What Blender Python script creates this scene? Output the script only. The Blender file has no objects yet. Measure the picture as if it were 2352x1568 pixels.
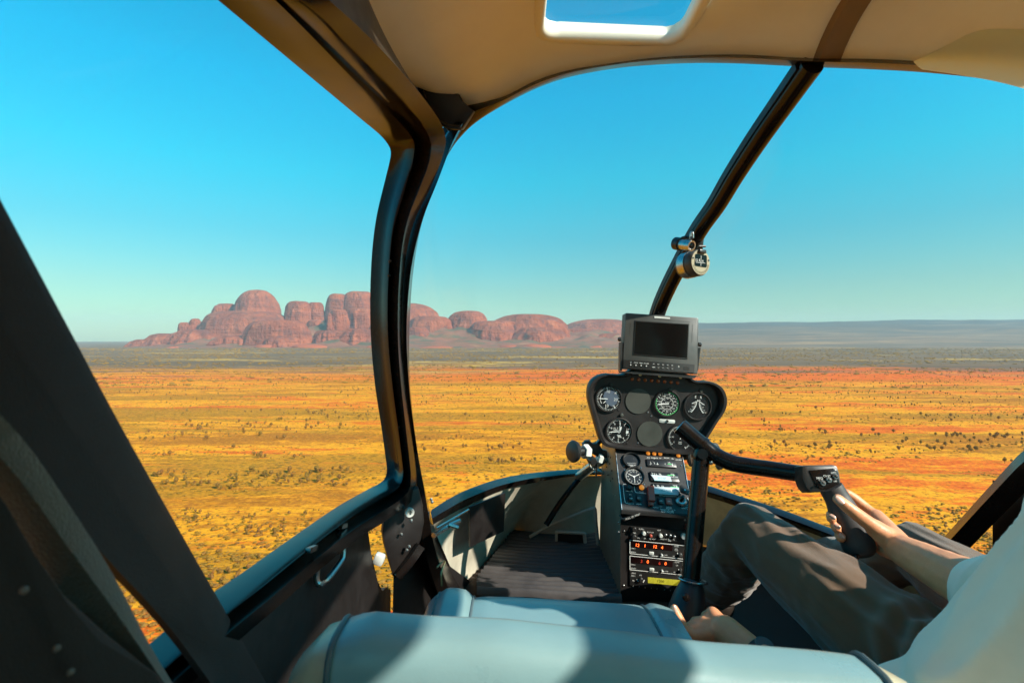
import bpy, bmesh, math, random
import numpy as np
from mathutils import Vector, Matrix, Quaternion, noise as mnoise
random.seed(7); rng = np.random.default_rng(7)
R = math.radians
SC = bpy.context.scene
COL = SC.collection

# ------------------------------------------------------------------ camera, sky, sun, exposure
cd = bpy.data.cameras.new('camera'); cam = bpy.data.objects.new('camera', cd); COL.objects.link(cam)
cam.location = (0, 0, 0); cam.rotation_euler = (R(90), 0, 0)
cd.sensor_width = 36.0; cd.lens = 18.0; cd.shift_y = -8/2352
cd.clip_start = 0.02; cd.clip_end = 90000
cd.dof.use_dof = True; cd.dof.focus_distance = 2.2; cd.dof.aperture_fstop = 10
SC.camera = cam
SUN_AZ, SUN_EL = R(121), R(34)          # azimuth clockwise from the nose
SUN_DIR = Vector((math.sin(SUN_AZ)*math.cos(SUN_EL), math.cos(SUN_AZ)*math.cos(SUN_EL), math.sin(SUN_EL)))
W = bpy.data.worlds.new('World'); SC.world = W; W.use_nodes = True
nt = W.node_tree; nt.nodes.clear()
wo = nt.nodes.new('ShaderNodeOutputWorld'); bg = nt.nodes.new('ShaderNodeBackground')
sky = nt.nodes.new('ShaderNodeTexSky'); sky.sky_type = 'NISHITA'; sky.sun_disc = False
sky.sun_elevation = SUN_EL; sky.sun_rotation = SUN_AZ; sky.altitude = 500; sky.air_density = 1.0; sky.dust_density = 0.6; sky.ozone_density = 1.0
tc = nt.nodes.new('ShaderNodeTexCoord'); sx = nt.nodes.new('ShaderNodeSeparateXYZ')
rp = nt.nodes.new('ShaderNodeValToRGB'); mx = nt.nodes.new('ShaderNodeMix'); mx.data_type = 'RGBA'; mx.blend_type = 'MULTIPLY'; mx.inputs[0].default_value = 1.0
nt.links.new(tc.outputs['Generated'], sx.inputs[0]); nt.links.new(sx.outputs['Z'], rp.inputs[0])
SKY_TINT = [(0.0, (0.34, 0.46, 0.30)), (0.09, (0.28, 0.50, 0.40)), (0.185, (0.15, 0.63, 0.57)), (0.29, (0.05, 0.88, 0.80)), (0.42, (0.01, 0.99, 1.03)), (1.0, (0.0, 0.9, 1.05))]
e = rp.color_ramp.elements
for i, (p, c) in enumerate(SKY_TINT):
    el = e[i] if i < 2 else e.new(p)
    el.position = p; el.color = (*c, 1)
nt.links.new(sky.outputs[0], mx.inputs[6]); nt.links.new(rp.outputs[0], mx.inputs[7])
nt.links.new(mx.outputs[2], bg.inputs[0]); bg.inputs[1].default_value = 0.15
nt.links.new(bg.outputs[0], wo.inputs[0])
sd = bpy.data.lights.new('sun', 'SUN'); sun = bpy.data.objects.new('sun', sd); COL.objects.link(sun)
sd.energy = 5.0; sd.angle = R(0.5); sd.color = (1.0, 0.93, 0.80)
sun.rotation_euler = SUN_DIR.to_track_quat('Z', 'Y').to_euler(); sun.location = (0, 0, 300)
SC.view_settings.view_transform = 'Standard'; SC.view_settings.look = 'None'
SC.view_settings.exposure = 0.68; SC.view_settings.gamma = 1.0; SC.view_settings.use_curve_mapping = False
SC.render.engine = 'CYCLES'; SC.cycles.use_denoising = True
SC.cycles.max_bounces = 12; SC.cycles.diffuse_bounces = 6; SC.cycles.glossy_bounces = 4; SC.cycles.transparent_max_bounces = 16
SC.cycles.volume_bounces = 0; SC.cycles.sample_clamp_indirect = 8.0; SC.cycles.caustics_reflective = False

# ------------------------------------------------------------------ helpers
H = 90.0                                   # height above the plain
def P(x, y, d):                            # a sight line (2352 x 1568 frame) taken out to a depth in metres
    return Vector(((x-1176)/1176*d, d, (776-y)/1176*d))
LOC = {}
def tag(o, label=None, cat=None, group=None, kind=None):
    if label: o['label'] = label
    if cat: o['category'] = cat
    if group: o['group'] = group
    if kind: o['kind'] = kind
    return o
def empty(name, loc, label=None, cat=None, group=None):
    o = bpy.data.objects.new(name, None); COL.objects.link(o); o.location = loc; o.empty_display_size = 0.05
    LOC[o.name] = Vector(loc); return tag(o, label, cat, group)
def obj(name, verts, faces, mat, parent=None, smooth=True, sharp=35, loc=None):
    off = LOC[parent.name] if parent is not None else (Vector(loc) if loc is not None else Vector((0, 0, 0)))
    me = bpy.data.meshes.new(name)
    me.from_pydata([tuple(Vector(v)-off) for v in verts], [], [tuple(f) for f in faces])
    me.validate(); me.update()
    bm = bmesh.new(); bm.from_mesh(me); bmesh.ops.recalc_face_normals(bm, faces=bm.faces); bm.to_mesh(me); bm.free()
    if smooth:
        me.polygons.foreach_set('use_smooth', [True]*len(me.polygons)); me.set_sharp_from_angle(angle=R(sharp))
    me.materials.append(mat)
    o = bpy.data.objects.new(name, me); COL.objects.link(o)
    if parent is not None: o.parent = parent
    else: o.location = off
    LOC[o.name] = off
    return o
class MB:                                  # collects shapes into one mesh
    def __init__(s): s.v = []; s.f = []
    def add(s, v, f):
        b = len(s.v); s.v += [Vector(p) for p in v]; s.f += [tuple(i+b for i in q) for q in f]; return s
    def build(s, name, mat, parent=None, **k): return obj(name, s.v, s.f, mat, parent, **k)
def grid(rows, closed=False):
    n, m = len(rows), len(rows[0]); f = []
    for i in range(n-1):
        for j in range(m if closed else m-1):
            k = (j+1) % m; f.append((i*m+j, i*m+k, (i+1)*m+k, (i+1)*m+j))
    return [p for r in rows for p in r], f
def capped(rows):                          # closed tube of rings with end caps
    v, f = grid(rows, True); m = len(rows[0]); n = len(rows)
    f.append(tuple(range(m))[::-1]); f.append(tuple((n-1)*m+j for j in range(m))); return v, f
def catmull(pts, n):                       # smooth curve through points (Vectors or tuples)
    pts = [Vector(p) for p in pts]; out = []
    if len(pts) == 2: return [pts[0].lerp(pts[1], i/(n-1)) for i in range(n)]
    seg = [0]
    for a, b in zip(pts, pts[1:]): seg.append(seg[-1]+max((b-a).length, 1e-9)**0.5)
    for i in range(n):
        t = seg[-1]*i/(n-1); k = 0
        while k < len(pts)-2 and t > seg[k+1]: k += 1
        u = (t-seg[k])/(seg[k+1]-seg[k])
        p0 = pts[k-1] if k > 0 else pts[k]*2-pts[k+1]; p1 = pts[k]; p2 = pts[k+1]
        p3 = pts[k+2] if k+2 < len(pts) else pts[k+1]*2-pts[k]
        out.append(0.5*((2*p1)+(p2-p0)*u+(2*p0-5*p1+4*p2-p3)*u*u+(3*p1-p0-3*p2+p3)*u**3))
    return out
def PX(lst, n=None):                       # list of (px, py, depth) -> world points, optionally smoothed
    w = [P(*q) for q in lst]
    return catmull(w, n) if n else w
def frames(path):
    T = []
    for i in range(len(path)):
        a = path[max(i-1, 0)]; b = path[min(i+1, len(path)-1)]; T.append((b-a).normalized())
    up = Vector((0, 0, 1)) if abs(T[0].z) < 0.9 else Vector((0, 1, 0))
    n = (up-T[0]*up.dot(T[0])).normalized(); out = []
    for i, t in enumerate(T):
        if i:
            q = T[i-1].rotation_difference(t); n = q @ n; n = (n-t*n.dot(t)).normalized()
        out.append((t, n, t.cross(n)))
    return out
def tube(path, r, seg=12, cap=True, flat=1.0):
    path = [Vector(p) for p in path]; fr = frames(path); rows = []
    for i, p in enumerate(path):
        rr = r[i] if isinstance(r, (list, tuple)) else r
        t, n, b = fr[i]
        rows.append([p+n*math.cos(2*math.pi*j/seg)*rr+b*math.sin(2*math.pi*j/seg)*rr*flat for j in range(seg)])
    return capped(rows) if cap else grid(rows, True)
def sweep(path, prof, up=None):            # prof: closed list of (n, b) offsets
    path = [Vector(p) for p in path]; fr = frames(path); rows = []
    for p, (t, n, b) in zip(path, fr):
        if up is not None:
            b = t.cross(up).normalized(); n = b.cross(t).normalized()
        rows.append([p+n*a+b*c for a, c in prof])
    return capped(rows)
def lathe(prof, p, axis, seg=24, ref=None):  # prof: (radius, height) along axis from p
    a = Vector(axis).normalized(); q = Vector((0, 0, 1)) if abs(a.z) < 0.9 else Vector((1, 0, 0))
    n = (q-a*q.dot(a)).normalized(); b = a.cross(n); rows = []
    for r, h in prof:
        rows.append([Vector(p)+a*h+n*math.cos(2*math.pi*j/seg)*max(r, 1e-5)+b*math.sin(2*math.pi*j/seg)*max(r, 1e-5) for j in range(seg)])
    return capped(rows)
def box(c, s, M=None, bev=0.0, seg=2):
    bm = bmesh.new(); bmesh.ops.create_cube(bm, size=1.0)
    for v in bm.verts: v.co = Vector((v.co.x*s[0], v.co.y*s[1], v.co.z*s[2]))
    if bev > 0: bmesh.ops.bevel(bm, geom=list(bm.edges), offset=bev, segments=seg, affect='EDGES', profile=0.5)
    bm.verts.ensure_lookup_table()
    M = M or Matrix.Identity(3)
    v = [M @ x.co+Vector(c) for x in bm.verts]; f = [tuple(i.index for i in q.verts) for q in bm.faces]; bm.free()
    return v, f
def prism(outline, depth_vec, bev=0.0):    # outline: planar world points, extruded by depth_vec
    d = Vector(depth_vec); n = len(outline); o = [Vector(p) for p in outline]
    if bev > 0:
        c = sum(o, Vector())/n; dn = d.normalized(); rows = []
        for k, (off, h) in enumerate(((1, 0), (0.3, 0.3), (0, 1))):
            rows.append([p+(c-p).normalized()*bev*off+dn*bev*h for p in o])
        rows.append([p+d for p in o]); rows = [[q for q in r] for r in rows]
        return capped(rows)
    return capped([o, [p+d for p in o]])
def coons(c0, c1, d0, d1, n=24, m=24, bulge=None):   # c0,c1: u curves at v=0,1 ; d0,d1: v curves at u=0,1
    c0 = catmull(c0, n); c1 = catmull(c1, n); d0 = catmull(d0, m); d1 = catmull(d1, m); rows = []
    for j in range(m):
        v = j/(m-1); r = []
        for i in range(n):
            u = i/(n-1)
            s = c0[i]*(1-v)+c1[i]*v+d0[j]*(1-u)+d1[j]*u-(c0[0]*(1-u)*(1-v)+c0[-1]*u*(1-v)+c1[0]*(1-u)*v+c1[-1]*u*v)
            if bulge: s = s+Vector(bulge)*16*u*(1-u)*v*(1-v)
            r.append(s)
        rows.append(r)
    return rows
def strip(lines, mat, name, parent, n=40, thick=0.012, away=None):  # lofted band from long crease lines, with a back face
    L = [catmull(l, n) for l in lines]
    rows = [[l[i] for l in L] for i in range(n)]
    back = []
    for r in rows:
        t = Vector(away) if away is not None else (r[0]+r[-1]).normalized()
        back.append([p+t*thick for p in (r[-1], r[0])])
    return MB().add(*capped([r+b for r, b in zip(rows, back)])).build(name, mat, parent, sharp=50)
def outline(pts, n=0):
    return pts
_txt = {}
def text2d(s, size=1.0):
    if s not in _txt:
        c = bpy.data.curves.new('t', 'FONT'); c.body = s; c.align_x = 'CENTER'; c.align_y = 'CENTER'; c.size = 1.0; c.resolution_u = 2
        o = bpy.data.objects.new('t', c); me = bpy.data.meshes.new_from_object(o)
        _txt[s] = ([(v.co.x, v.co.y) for v in me.vertices], [tuple(p.vertices) for p in me.polygons])
        bpy.data.objects.remove(o); bpy.data.meshes.remove(me)
    v, f = _txt[s]
    return [(x*size, y*size) for x, y in v], f
class Plane:                               # flat print and small parts placed on a tilted plate; local mm-scale units from pixels
    def __init__(s, c, ex, ey): s.c = Vector(c); s.ex = Vector(ex).normalized(); s.ey = (Vector(ey)-s.ex*Vector(ey).dot(s.ex)).normalized(); s.n = s.ex.cross(s.ey)
    def at(s, px, py, lift=0.0):           # where the sight line through (px, py) meets the plate
        r = P(px, py, 1.0); t = s.c.dot(s.n)/r.dot(s.n); return r*t+s.n*lift
    def loc(s, o, x, y, lift=0.0): return o+s.ex*x+s.ey*y+s.n*lift
    def text(s, mb, o, txt, size, lift=0.0012, sx=1.0):
        v, f = text2d(txt, size); mb.add([s.loc(o, x*sx, y, lift) for x, y in v], f)
    def poly(s, mb, o, pts, lift=0.0012): mb.add([s.loc(o, x, y, lift) for x, y in pts], [tuple(range(len(pts)))])
    def line(s, mb, a, b, w, lift=0.0012):
        d = (b-a).normalized(); q = s.n.cross(d)*w/2; l = s.n*lift
        mb.add([a-q+l, b-q+l, b+q+l, a+q+l], [(0, 1, 2, 3)])
    def M(s): return Matrix((s.ex, s.ey, s.n)).transposed()
    def box(s, o, x, y, sz, h, bev=0.0): return box(s.loc(o, x, y, h/2), (sz[0], sz[1], h), s.M(), bev)
    def disc(s, o, r, h, bev=0.001, seg=28): return lathe([(r, 0), (r, h-bev), (r-bev, h), (0, h)], o, s.n, seg)

# ------------------------------------------------------------------ materials
def nodes(name):
    m = bpy.data.materials.new(name); m.use_nodes = True; t = m.node_tree
    return m, t, t.nodes['Principled BSDF'], t.nodes['Material Output']
def N(t, typ, **k):
    n = t.nodes.new(typ)
    for a, b in k.items(): setattr(n, a, b)
    return n
def setin(n, **k):
    for a, b in k.items(): n.inputs[a.replace('_', ' ')].default_value = b
def M(name, col, rough=0.5, metal=0.0, var=0.18, vs=14.0, bump=0.0, bs=160.0, coat=0.0, spec=0.5, sheen=0.0, dirt=None, dirt_amt=0.0, dirt_s=6.0, trans=0.0, sss=0.0, rvar=0.12, emit=None, es=0.0):
    m, t, b, o = nodes(name)
    co = N(t, 'ShaderNodeTexCoord'); n1 = N(t, 'ShaderNodeTexNoise'); setin(n1, Scale=vs, Detail=5.0, Roughness=0.6)
    t.links.new(co.outputs['Object'], n1.inputs['Vector'])
    r = N(t, 'ShaderNodeMapRange'); setin(r, From_Min=0.3, From_Max=0.7, To_Min=1-var, To_Max=1+var); t.links.new(n1.outputs[0], r.inputs[0])
    mu = N(t, 'ShaderNodeMix', data_type='RGBA', blend_type='MULTIPLY'); mu.inputs[0].default_value = 1.0
    mu.inputs[6].default_value = (*col, 1); t.links.new(r.outputs[0], mu.inputs[7]); out = mu.outputs[2]
    if dirt:
        n2 = N(t, 'ShaderNodeTexNoise'); setin(n2, Scale=dirt_s, Detail=6.0, Roughness=0.65); t.links.new(co.outputs['Object'], n2.inputs['Vector'])
        r2 = N(t, 'ShaderNodeMapRange'); setin(r2, From_Min=0.45, From_Max=0.7, To_Min=0.0, To_Max=dirt_amt); t.links.new(n2.outputs[0], r2.inputs[0])
        m2 = N(t, 'ShaderNodeMix', data_type='RGBA'); t.links.new(r2.outputs[0], m2.inputs[0]); t.links.new(out, m2.inputs[6]); m2.inputs[7].default_value = (*dirt, 1); out = m2.outputs[2]
    t.links.new(out, b.inputs['Base Color'])
    rr = N(t, 'ShaderNodeMapRange'); setin(rr, From_Min=0.3, From_Max=0.7, To_Min=max(rough-rvar, 0.02), To_Max=min(rough+rvar, 1)); t.links.new(n1.outputs[0], rr.inputs[0]); t.links.new(rr.outputs[0], b.inputs['Roughness'])
    setin(b, Metallic=metal); b.inputs['Specular IOR Level'].default_value = spec; b.inputs['Coat Weight'].default_value = coat
    b.inputs['Coat Roughness'].default_value = 0.15; b.inputs['Sheen Weight'].default_value = sheen
    b.inputs['Transmission Weight'].default_value = trans; b.inputs['Subsurface Weight'].default_value = sss
    if sss: b.inputs['Subsurface Radius'].default_value = (0.012, 0.005, 0.003); b.inputs['Subsurface Scale'].default_value = 0.6
    if emit: b.inputs['Emission Color'].default_value = (*emit, 1); b.inputs['Emission Strength'].default_value = es
    if bump:
        n3 = N(t, 'ShaderNodeTexNoise'); setin(n3, Scale=bs, Detail=4.0); t.links.new(co.outputs['Object'], n3.inputs['Vector'])
        bp = N(t, 'ShaderNodeBump'); setin(bp, Strength=bump, Distance=0.002); t.links.new(n3.outputs[0], bp.inputs['Height']); t.links.new(bp.outputs[0], b.inputs['Normal'])
    return m
black_paint = M('black_paint', (0.010, 0.007, 0.006), 0.19, var=0.2, spec=0.28, bump=0.03, bs=400, dirt=(0.03, 0.024, 0.02), dirt_amt=0.15, dirt_s=25, rvar=0.06)
black_matt = M('black_matt', (0.010, 0.0075, 0.007), 0.5, var=0.3, bump=0.1, bs=500, dirt=(0.02, 0.016, 0.014), dirt_amt=0.3)
dark_trim = M('dark_trim', (0.014, 0.0085, 0.0075), 0.75, var=0.35, vs=5, bump=0.3, bs=900)
panel_black = M('panel_black', (0.020, 0.017, 0.016), 0.48, var=0.2, bump=0.12, bs=700)
dial_black = M('dial_black', (0.012, 0.012, 0.013), 0.35, var=0.1)
cover_grey = M('cover_grey', (0.055, 0.058, 0.048), 0.55, var=0.12, bump=0.1, bs=500)
headliner = M('headliner', (0.90, 0.86, 0.72), 0.75, var=0.06, vs=4, bump=0.12, bs=900, dirt=(0.82, 0.75, 0.58), dirt_amt=0.5, dirt_s=3)
leather = M('leather', (0.215, 0.345, 0.36), 0.36, var=0.08, vs=6, bump=0.07, bs=520, coat=0.15, dirt=(0.155, 0.27, 0.285), dirt_amt=0.4, dirt_s=4)
leather_edge = M('leather_edge', (0.58, 0.52, 0.36), 0.36, var=0.08, vs=6, bump=0.07, bs=420, coat=0.15)
piping_mat = M('piping', (0.08, 0.11, 0.12), 0.45, var=0.1)
rubber = M('rubber', (0.060, 0.054, 0.054), 0.5, var=0.25, bump=0.1, bs=300, dirt=(0.08, 0.07, 0.06), dirt_amt=0.4, dirt_s=7)
composite = M('composite', (0.52, 0.48, 0.38), 0.55, var=0.2, vs=9, bump=0.1, bs=120, dirt=(0.32, 0.28, 0.20), dirt_amt=0.6, dirt_s=8)
tan_shell = M('tan_shell', (0.66, 0.54, 0.30), 0.55, var=0.15, vs=9, dirt=(0.25, 0.20, 0.11), dirt_amt=0.5, dirt_s=7)
alu = M('aluminium', (0.60, 0.58, 0.53), 0.34, metal=1.0, var=0.12, vs=60)
steel = M('steel', (0.45, 0.45, 0.44), 0.30, metal=1.0, var=0.1, vs=40)
console_metal = M('console_metal', (0.21, 0.18, 0.13), 0.40, metal=0.2, var=0.2, vs=12, bump=0.06, bs=300, dirt=(0.10, 0.085, 0.06), dirt_amt=0.6, dirt_s=7)
print_white = M('print_white', (0.80, 0.80, 0.76), 0.6, var=0.05)
print_green = M('print_green', (0.10, 0.62, 0.18), 0.6, var=0.05)
needle_white = M('needle_white', (0.85, 0.85, 0.82), 0.5, var=0.04)
slate_blue = M('slate_blue', (0.10, 0.13, 0.18), 0.5, var=0.1)
amber_dark = M('amber_dark', (0.40, 0.09, 0.02), 0.15, var=0.2, vs=300, coat=0.6)
amber = M('amber', (0.85, 0.30, 0.03), 0.12, var=0.2, vs=300, coat=0.8, emit=(1.0, 0.30, 0.03), es=0.35)
red_paint = M('red_paint', (0.50, 0.085, 0.055), 0.4, var=0.1)
pale_label = M('pale_label', (0.50, 0.58, 0.62), 0.5, var=0.08)
label_ink = M('label_ink', (0.16, 0.40, 0.44), 0.6, var=0.05)
plastic_black = M('plastic_black', (0.022, 0.021, 0.020), 0.38, var=0.2, bump=0.08, bs=600)
plastic_grey = M('plastic_grey', (0.065, 0.065, 0.060), 0.42, var=0.12, bump=0.1, bs=700)
plastic_white = M('plastic_white', (0.62, 0.64, 0.60), 0.4, var=0.06)
screen_black = M('screen_black', (0.004, 0.004, 0.004), 0.12, var=0.05, spec=0.25, rvar=0.02)
brass = M('brass', (0.55, 0.43, 0.22), 0.35, metal=1.0, var=0.1)
led_red = M('led_red', (0.4, 0.03, 0.01), 0.4, emit=(1.0, 0.13, 0.02), es=3.0)
led_dim = M('led_dim', (0.25, 0.02, 0.01), 0.4, emit=(1.0, 0.08, 0.03), es=0.35)
led_window = M('led_window', (0.012, 0.004, 0.004), 0.15, var=0.1)
lcd_yellow = M('lcd_yellow', (0.30, 0.28, 0.03), 0.3, var=0.25, vs=60, emit=(0.72, 0.62, 0.03), es=0.2)
lcd_ink = M('lcd_ink', (0.04, 0.04, 0.01), 0.5)
seal_fuzz = M('seal_fuzz', (0.060, 0.052, 0.036), 0.85, var=0.3, vs=30, bump=0.6, bs=700, sheen=0.3)
skin = M('skin', (0.76, 0.33, 0.155), 0.48, var=0.12, vs=22, bump=0.25, bs=330, sss=0.15, dirt=(0.52, 0.20, 0.13), dirt_amt=0.35, dirt_s=28)
nail = M('nail', (0.66, 0.40, 0.31), 0.3, var=0.06, coat=0.3)
trouser_cloth = M('trouser_cloth', (0.14, 0.072, 0.030), 0.8, var=0.2, vs=9, bump=0.35, bs=1200, sheen=0.35, dirt=(0.095, 0.048, 0.020), dirt_amt=0.4, dirt_s=9)
shirt_cloth = M('shirt_cloth', (0.95, 0.85, 0.68), 0.8, var=0.04, bump=0.06, bs=1400, sheen=0.2)
shoe_leather = M('shoe_leather', (0.025, 0.018, 0.014), 0.4)
hair_mat = M('hair', (0.03, 0.02, 0.013), 0.5, bump=0.6, bs=500)
boot_rubber = M('boot_rubber', (0.030, 0.027, 0.030), 0.45, var=0.2, bump=0.15, bs=200)
trim_cord = M('trim_cord', (0.42, 0.42, 0.36), 0.6, var=0.1)
rib_flare_tone = M('rib_flare_shade', (0.22, 0.14, 0.07), 0.55, var=0.15)  # lens-flare orange and roof shade put into the rib's base colour

def glass_material(name, gloss=0.045, tint=(0.985, 0.99, 0.99)):
    m, t, b, o = nodes(name); t.nodes.remove(b)
    tr = N(t, 'ShaderNodeBsdfTransparent'); tr.inputs[0].default_value = (*tint, 1)
    gl = N(t, 'ShaderNodeBsdfGlossy'); gl.inputs['Roughness'].default_value = 0.03
    lw = N(t, 'ShaderNodeFresnel'); lw.inputs[0].default_value = 1.35
    mm = N(t, 'ShaderNodeMath', operation='MULTIPLY'); t.links.new(lw.outputs[0], mm.inputs[0]); mm.inputs[1].default_value = gloss*7; m2 = mm
    mix = N(t, 'ShaderNodeMixShader'); t.links.new(m2.outputs[0], mix.inputs[0]); t.links.new(tr.outputs[0], mix.inputs[1]); t.links.new(gl.outputs[0], mix.inputs[2])
    t.links.new(mix.outputs[0], o.inputs[0]); return m
windscreen_glass = glass_material('windscreen_glass', 0.004)
door_glass = glass_material('door_glass', 0.0012)
gauge_glass = glass_material('gauge_glass', 0.015)
def visor_material():
    m, t, b, o = nodes('visor_sheet')
    b.inputs['Base Color'].default_value = (0.90, 0.92, 0.80, 1); b.inputs['Roughness'].default_value = 0.3
    tl = N(t, 'ShaderNodeBsdfTranslucent'); tl.inputs[0].default_value = (0.95, 0.97, 0.86, 1)
    no = N(t, 'ShaderNodeTexNoise'); setin(no, Scale=9.0, Detail=4.0); co = N(t, 'ShaderNodeTexCoord'); t.links.new(co.outputs['Object'], no.inputs['Vector'])
    mp = N(t, 'ShaderNodeMapping'); t.links.new(co.outputs['Object'], mp.inputs[0]); mp.inputs['Scale'].default_value = (0.6, 3.0, 3.0); t.links.new(mp.outputs[0], no.inputs['Vector'])
    rr = N(t, 'ShaderNodeMapRange'); setin(rr, To_Min=0.6, To_Max=0.8); t.links.new(no.outputs[0], rr.inputs[0])
    mix = N(t, 'ShaderNodeMixShader'); t.links.new(rr.outputs[0], mix.inputs[0]); t.links.new(b.outputs[0], mix.inputs[1]); t.links.new(tl.outputs[0], mix.inputs[2]); t.links.new(mix.outputs[0], o.inputs[0]); return m
visor_mat = visor_material()

# --- land materials
def ramp(t, src, stops, interp='LINEAR'):
    r = N(t, 'ShaderNodeValToRGB'); r.color_ramp.interpolation = interp; e = r.color_ramp.elements
    for i, (p, c) in enumerate(stops):
        el = e[i] if i < 2 else e.new(p)
        el.position = p; el.color = (*c, 1)
    t.links.new(src, r.inputs[0]); return r.outputs[0]
def tnoise(t, vec, scale, stretch=(1, 1, 1), detail=5.0, rough=0.55, off=(0, 0, 0)):
    mp = N(t, 'ShaderNodeMapping'); t.links.new(vec, mp.inputs[0]); mp.inputs['Scale'].default_value = [scale*s for s in stretch]; mp.inputs['Location'].default_value = off
    n = N(t, 'ShaderNodeTexNoise'); setin(n, Scale=1.0, Detail=detail, Roughness=rough); t.links.new(mp.outputs[0], n.inputs['Vector']); return n.outputs[0]
def mixc(t, fac, a, b, blend='MIX'):
    m = N(t, 'ShaderNodeMix', data_type='RGBA', blend_type=blend)
    for s, i in ((fac, 0), (a, 6), (b, 7)):
        if hasattr(s, 'is_linked') or hasattr(s, 'links'): t.links.new(s, m.inputs[i])
        elif i == 0: m.inputs[0].default_value = s
        else: m.inputs[i].default_value = (*s, 1)
    return m.outputs[2]
def mrange(t, src, a, b, c, d):
    r = N(t, 'ShaderNodeMapRange'); setin(r, From_Min=a, From_Max=b, To_Min=c, To_Max=d); t.links.new(src, r.inputs[0]); return r.outputs[0]
def math_(t, op, a, b):
    m = N(t, 'ShaderNodeMath', operation=op)
    for i, s in enumerate((a, b)):
        if hasattr(s, 'links'): t.links.new(s, m.inputs[i])
        else: m.inputs[i].default_value = s
    return m.outputs[0]
YEL, GOLD, ORG, REDS, OLV, OLVD = (0.82, 0.325, 0.012), (0.70, 0.205, 0.008), (0.76, 0.140, 0.009), (0.60, 0.070, 0.009), (0.36, 0.150, 0.008), (0.22, 0.094, 0.008)
def ground_material():
    m, t, b, o = nodes('desert_ground'); co = N(t, 'ShaderNodeTexCoord').outputs['Object']
    sp = N(t, 'ShaderNodeSeparateXYZ'); t.links.new(co, sp.inputs[0]); Y = sp.outputs['Y']
    mid = tnoise(t, co, 0.010, (0.17, 1, 1), 9, 0.70, (31, 7, 0)); fine = tnoise(t, co, 0.10, (0.42, 1, 1), 5, 0.65, (3, 9, 0)); tus = tnoise(t, co, 0.50, (0.7, 1, 1), 4, 0.65)
    v = math_(t, 'ADD', math_(t, 'MULTIPLY', mid, 0.74), math_(t, 'MULTIPLY', fine, 0.26))
    base = ramp(t, v, [(0.41, (0.36, 0.115, 0.008)), (0.455, (0.58, 0.19, 0.008)), (0.478, YEL), (0.502, YEL), (0.515, (0.72, 0.225, 0.010)), (0.54, ORG), (0.585, REDS)])
    # tussocks of yellow spinifex over the sand
    base = mixc(t, mrange(t, tus, 0.50, 0.62, 0.0, 0.55), base, ramp(t, fine, [(0.3, (0.86, 0.39, 0.018)), (0.7, (0.68, 0.20, 0.010))]))
    base = mixc(t, mrange(t, tus, 0.47, 0.36, 0.0, 0.8), base, (0.34, 0.105, 0.008))
    # bands of low olive scrub
    scr = tnoise(t, co, 0.0125, (0.14, 1, 1), 9, 0.72, (90, 40, 0))
    sm = mrange(t, scr, 0.515, 0.55, 0.0, 0.85)
    base = mixc(t, sm, base, ramp(t, math_(t, 'ADD', math_(t, 'MULTIPLY', fine, 0.5), math_(t, 'MULTIPLY', tus, 0.5)), [(0.36, OLVD), (0.46, OLV), (0.54, (0.56, 0.225, 0.010)), (0.62, (0.34, 0.135, 0.010))]))
    # single low clumps, denser inside the scrub bands
    mpv = N(t, 'ShaderNodeMapping'); t.links.new(co, mpv.inputs[0]); mpv.inputs['Scale'].default_value = (0.17, 0.26, 0.26)
    vo = N(t, 'ShaderNodeTexVoronoi'); vo.inputs['Scale'].default_value = 1.0; t.links.new(mpv.outputs[0], vo.inputs['Vector'])
    sz = math_(t, 'ADD', 0.10, math_(t, 'MULTIPLY', sm, 0.20)); sz = math_(t, 'ADD', sz, math_(t, 'MULTIPLY', math_(t, 'SUBTRACT', fine, 0.5), 0.7))
    clump = mrange(t, math_(t, 'SUBTRACT', vo.outputs['Distance'], sz), 0.05, -0.03, 0.0, 0.85)
    base = mixc(t, clump, base, ramp(t, tus, [(0.35, (0.13, 0.070, 0.008)), (0.65, (0.27, 0.145, 0.012))]))
    # red dune band, then woodland further out
    band = math_(t, 'MULTIPLY', mrange(t, Y, 980, 1120, 0, 1), mrange(t, Y, 1480, 1750, 1, 0))
    band = math_(t, 'MULTIPLY', band, mrange(t, sp.outputs['X'], -650, 150, 0.25, 1.0))
    band = math_(t, 'MULTIPLY', band, mrange(t, tnoise(t, co, 0.0022, (0.35, 1.6, 1), 5, 0.6, (5, 0, 0)), 0.36, 0.47, 0, 1))
    base = mixc(t, math_(t, 'MULTIPLY', band, 0.9), base, ramp(t, fine, [(0.35, REDS), (0.6, ORG), (0.72, YEL)]))
    far = mrange(t, math_(t, 'ADD', Y, math_(t, 'MULTIPLY', mid, 2400.0)), 2480, 2800, 0, 1)
    woods = ramp(t, tnoise(t, co, 0.0045, (0.25, 1.0, 1), 6, 0.7, (77, 3, 0)), [(0.30, (0.080, 0.062, 0.042)), (0.50, (0.145, 0.098, 0.058)), (0.59, (0.185, 0.115, 0.06)), (0.62, (0.62, 0.37, 0.08)), (0.66, (0.24, 0.135, 0.05)), (0.8, (0.15, 0.105, 0.045))])
    base = mixc(t, math_(t, 'MULTIPLY', far, 0.95), base, woods)
    t.links.new(base, b.inputs['Base Color']); b.inputs['Roughness'].default_value = 0.95; b.inputs['Specular IOR Level'].default_value = 0.1
    bp = N(t, 'ShaderNodeBump'); setin(bp, Strength=0.9, Distance=0.7); t.links.new(math_(t, 'ADD', math_(t, 'ADD', tus, fine), clump), bp.inputs['Height']); t.links.new(bp.outputs[0], b.inputs['Normal']); return m
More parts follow.
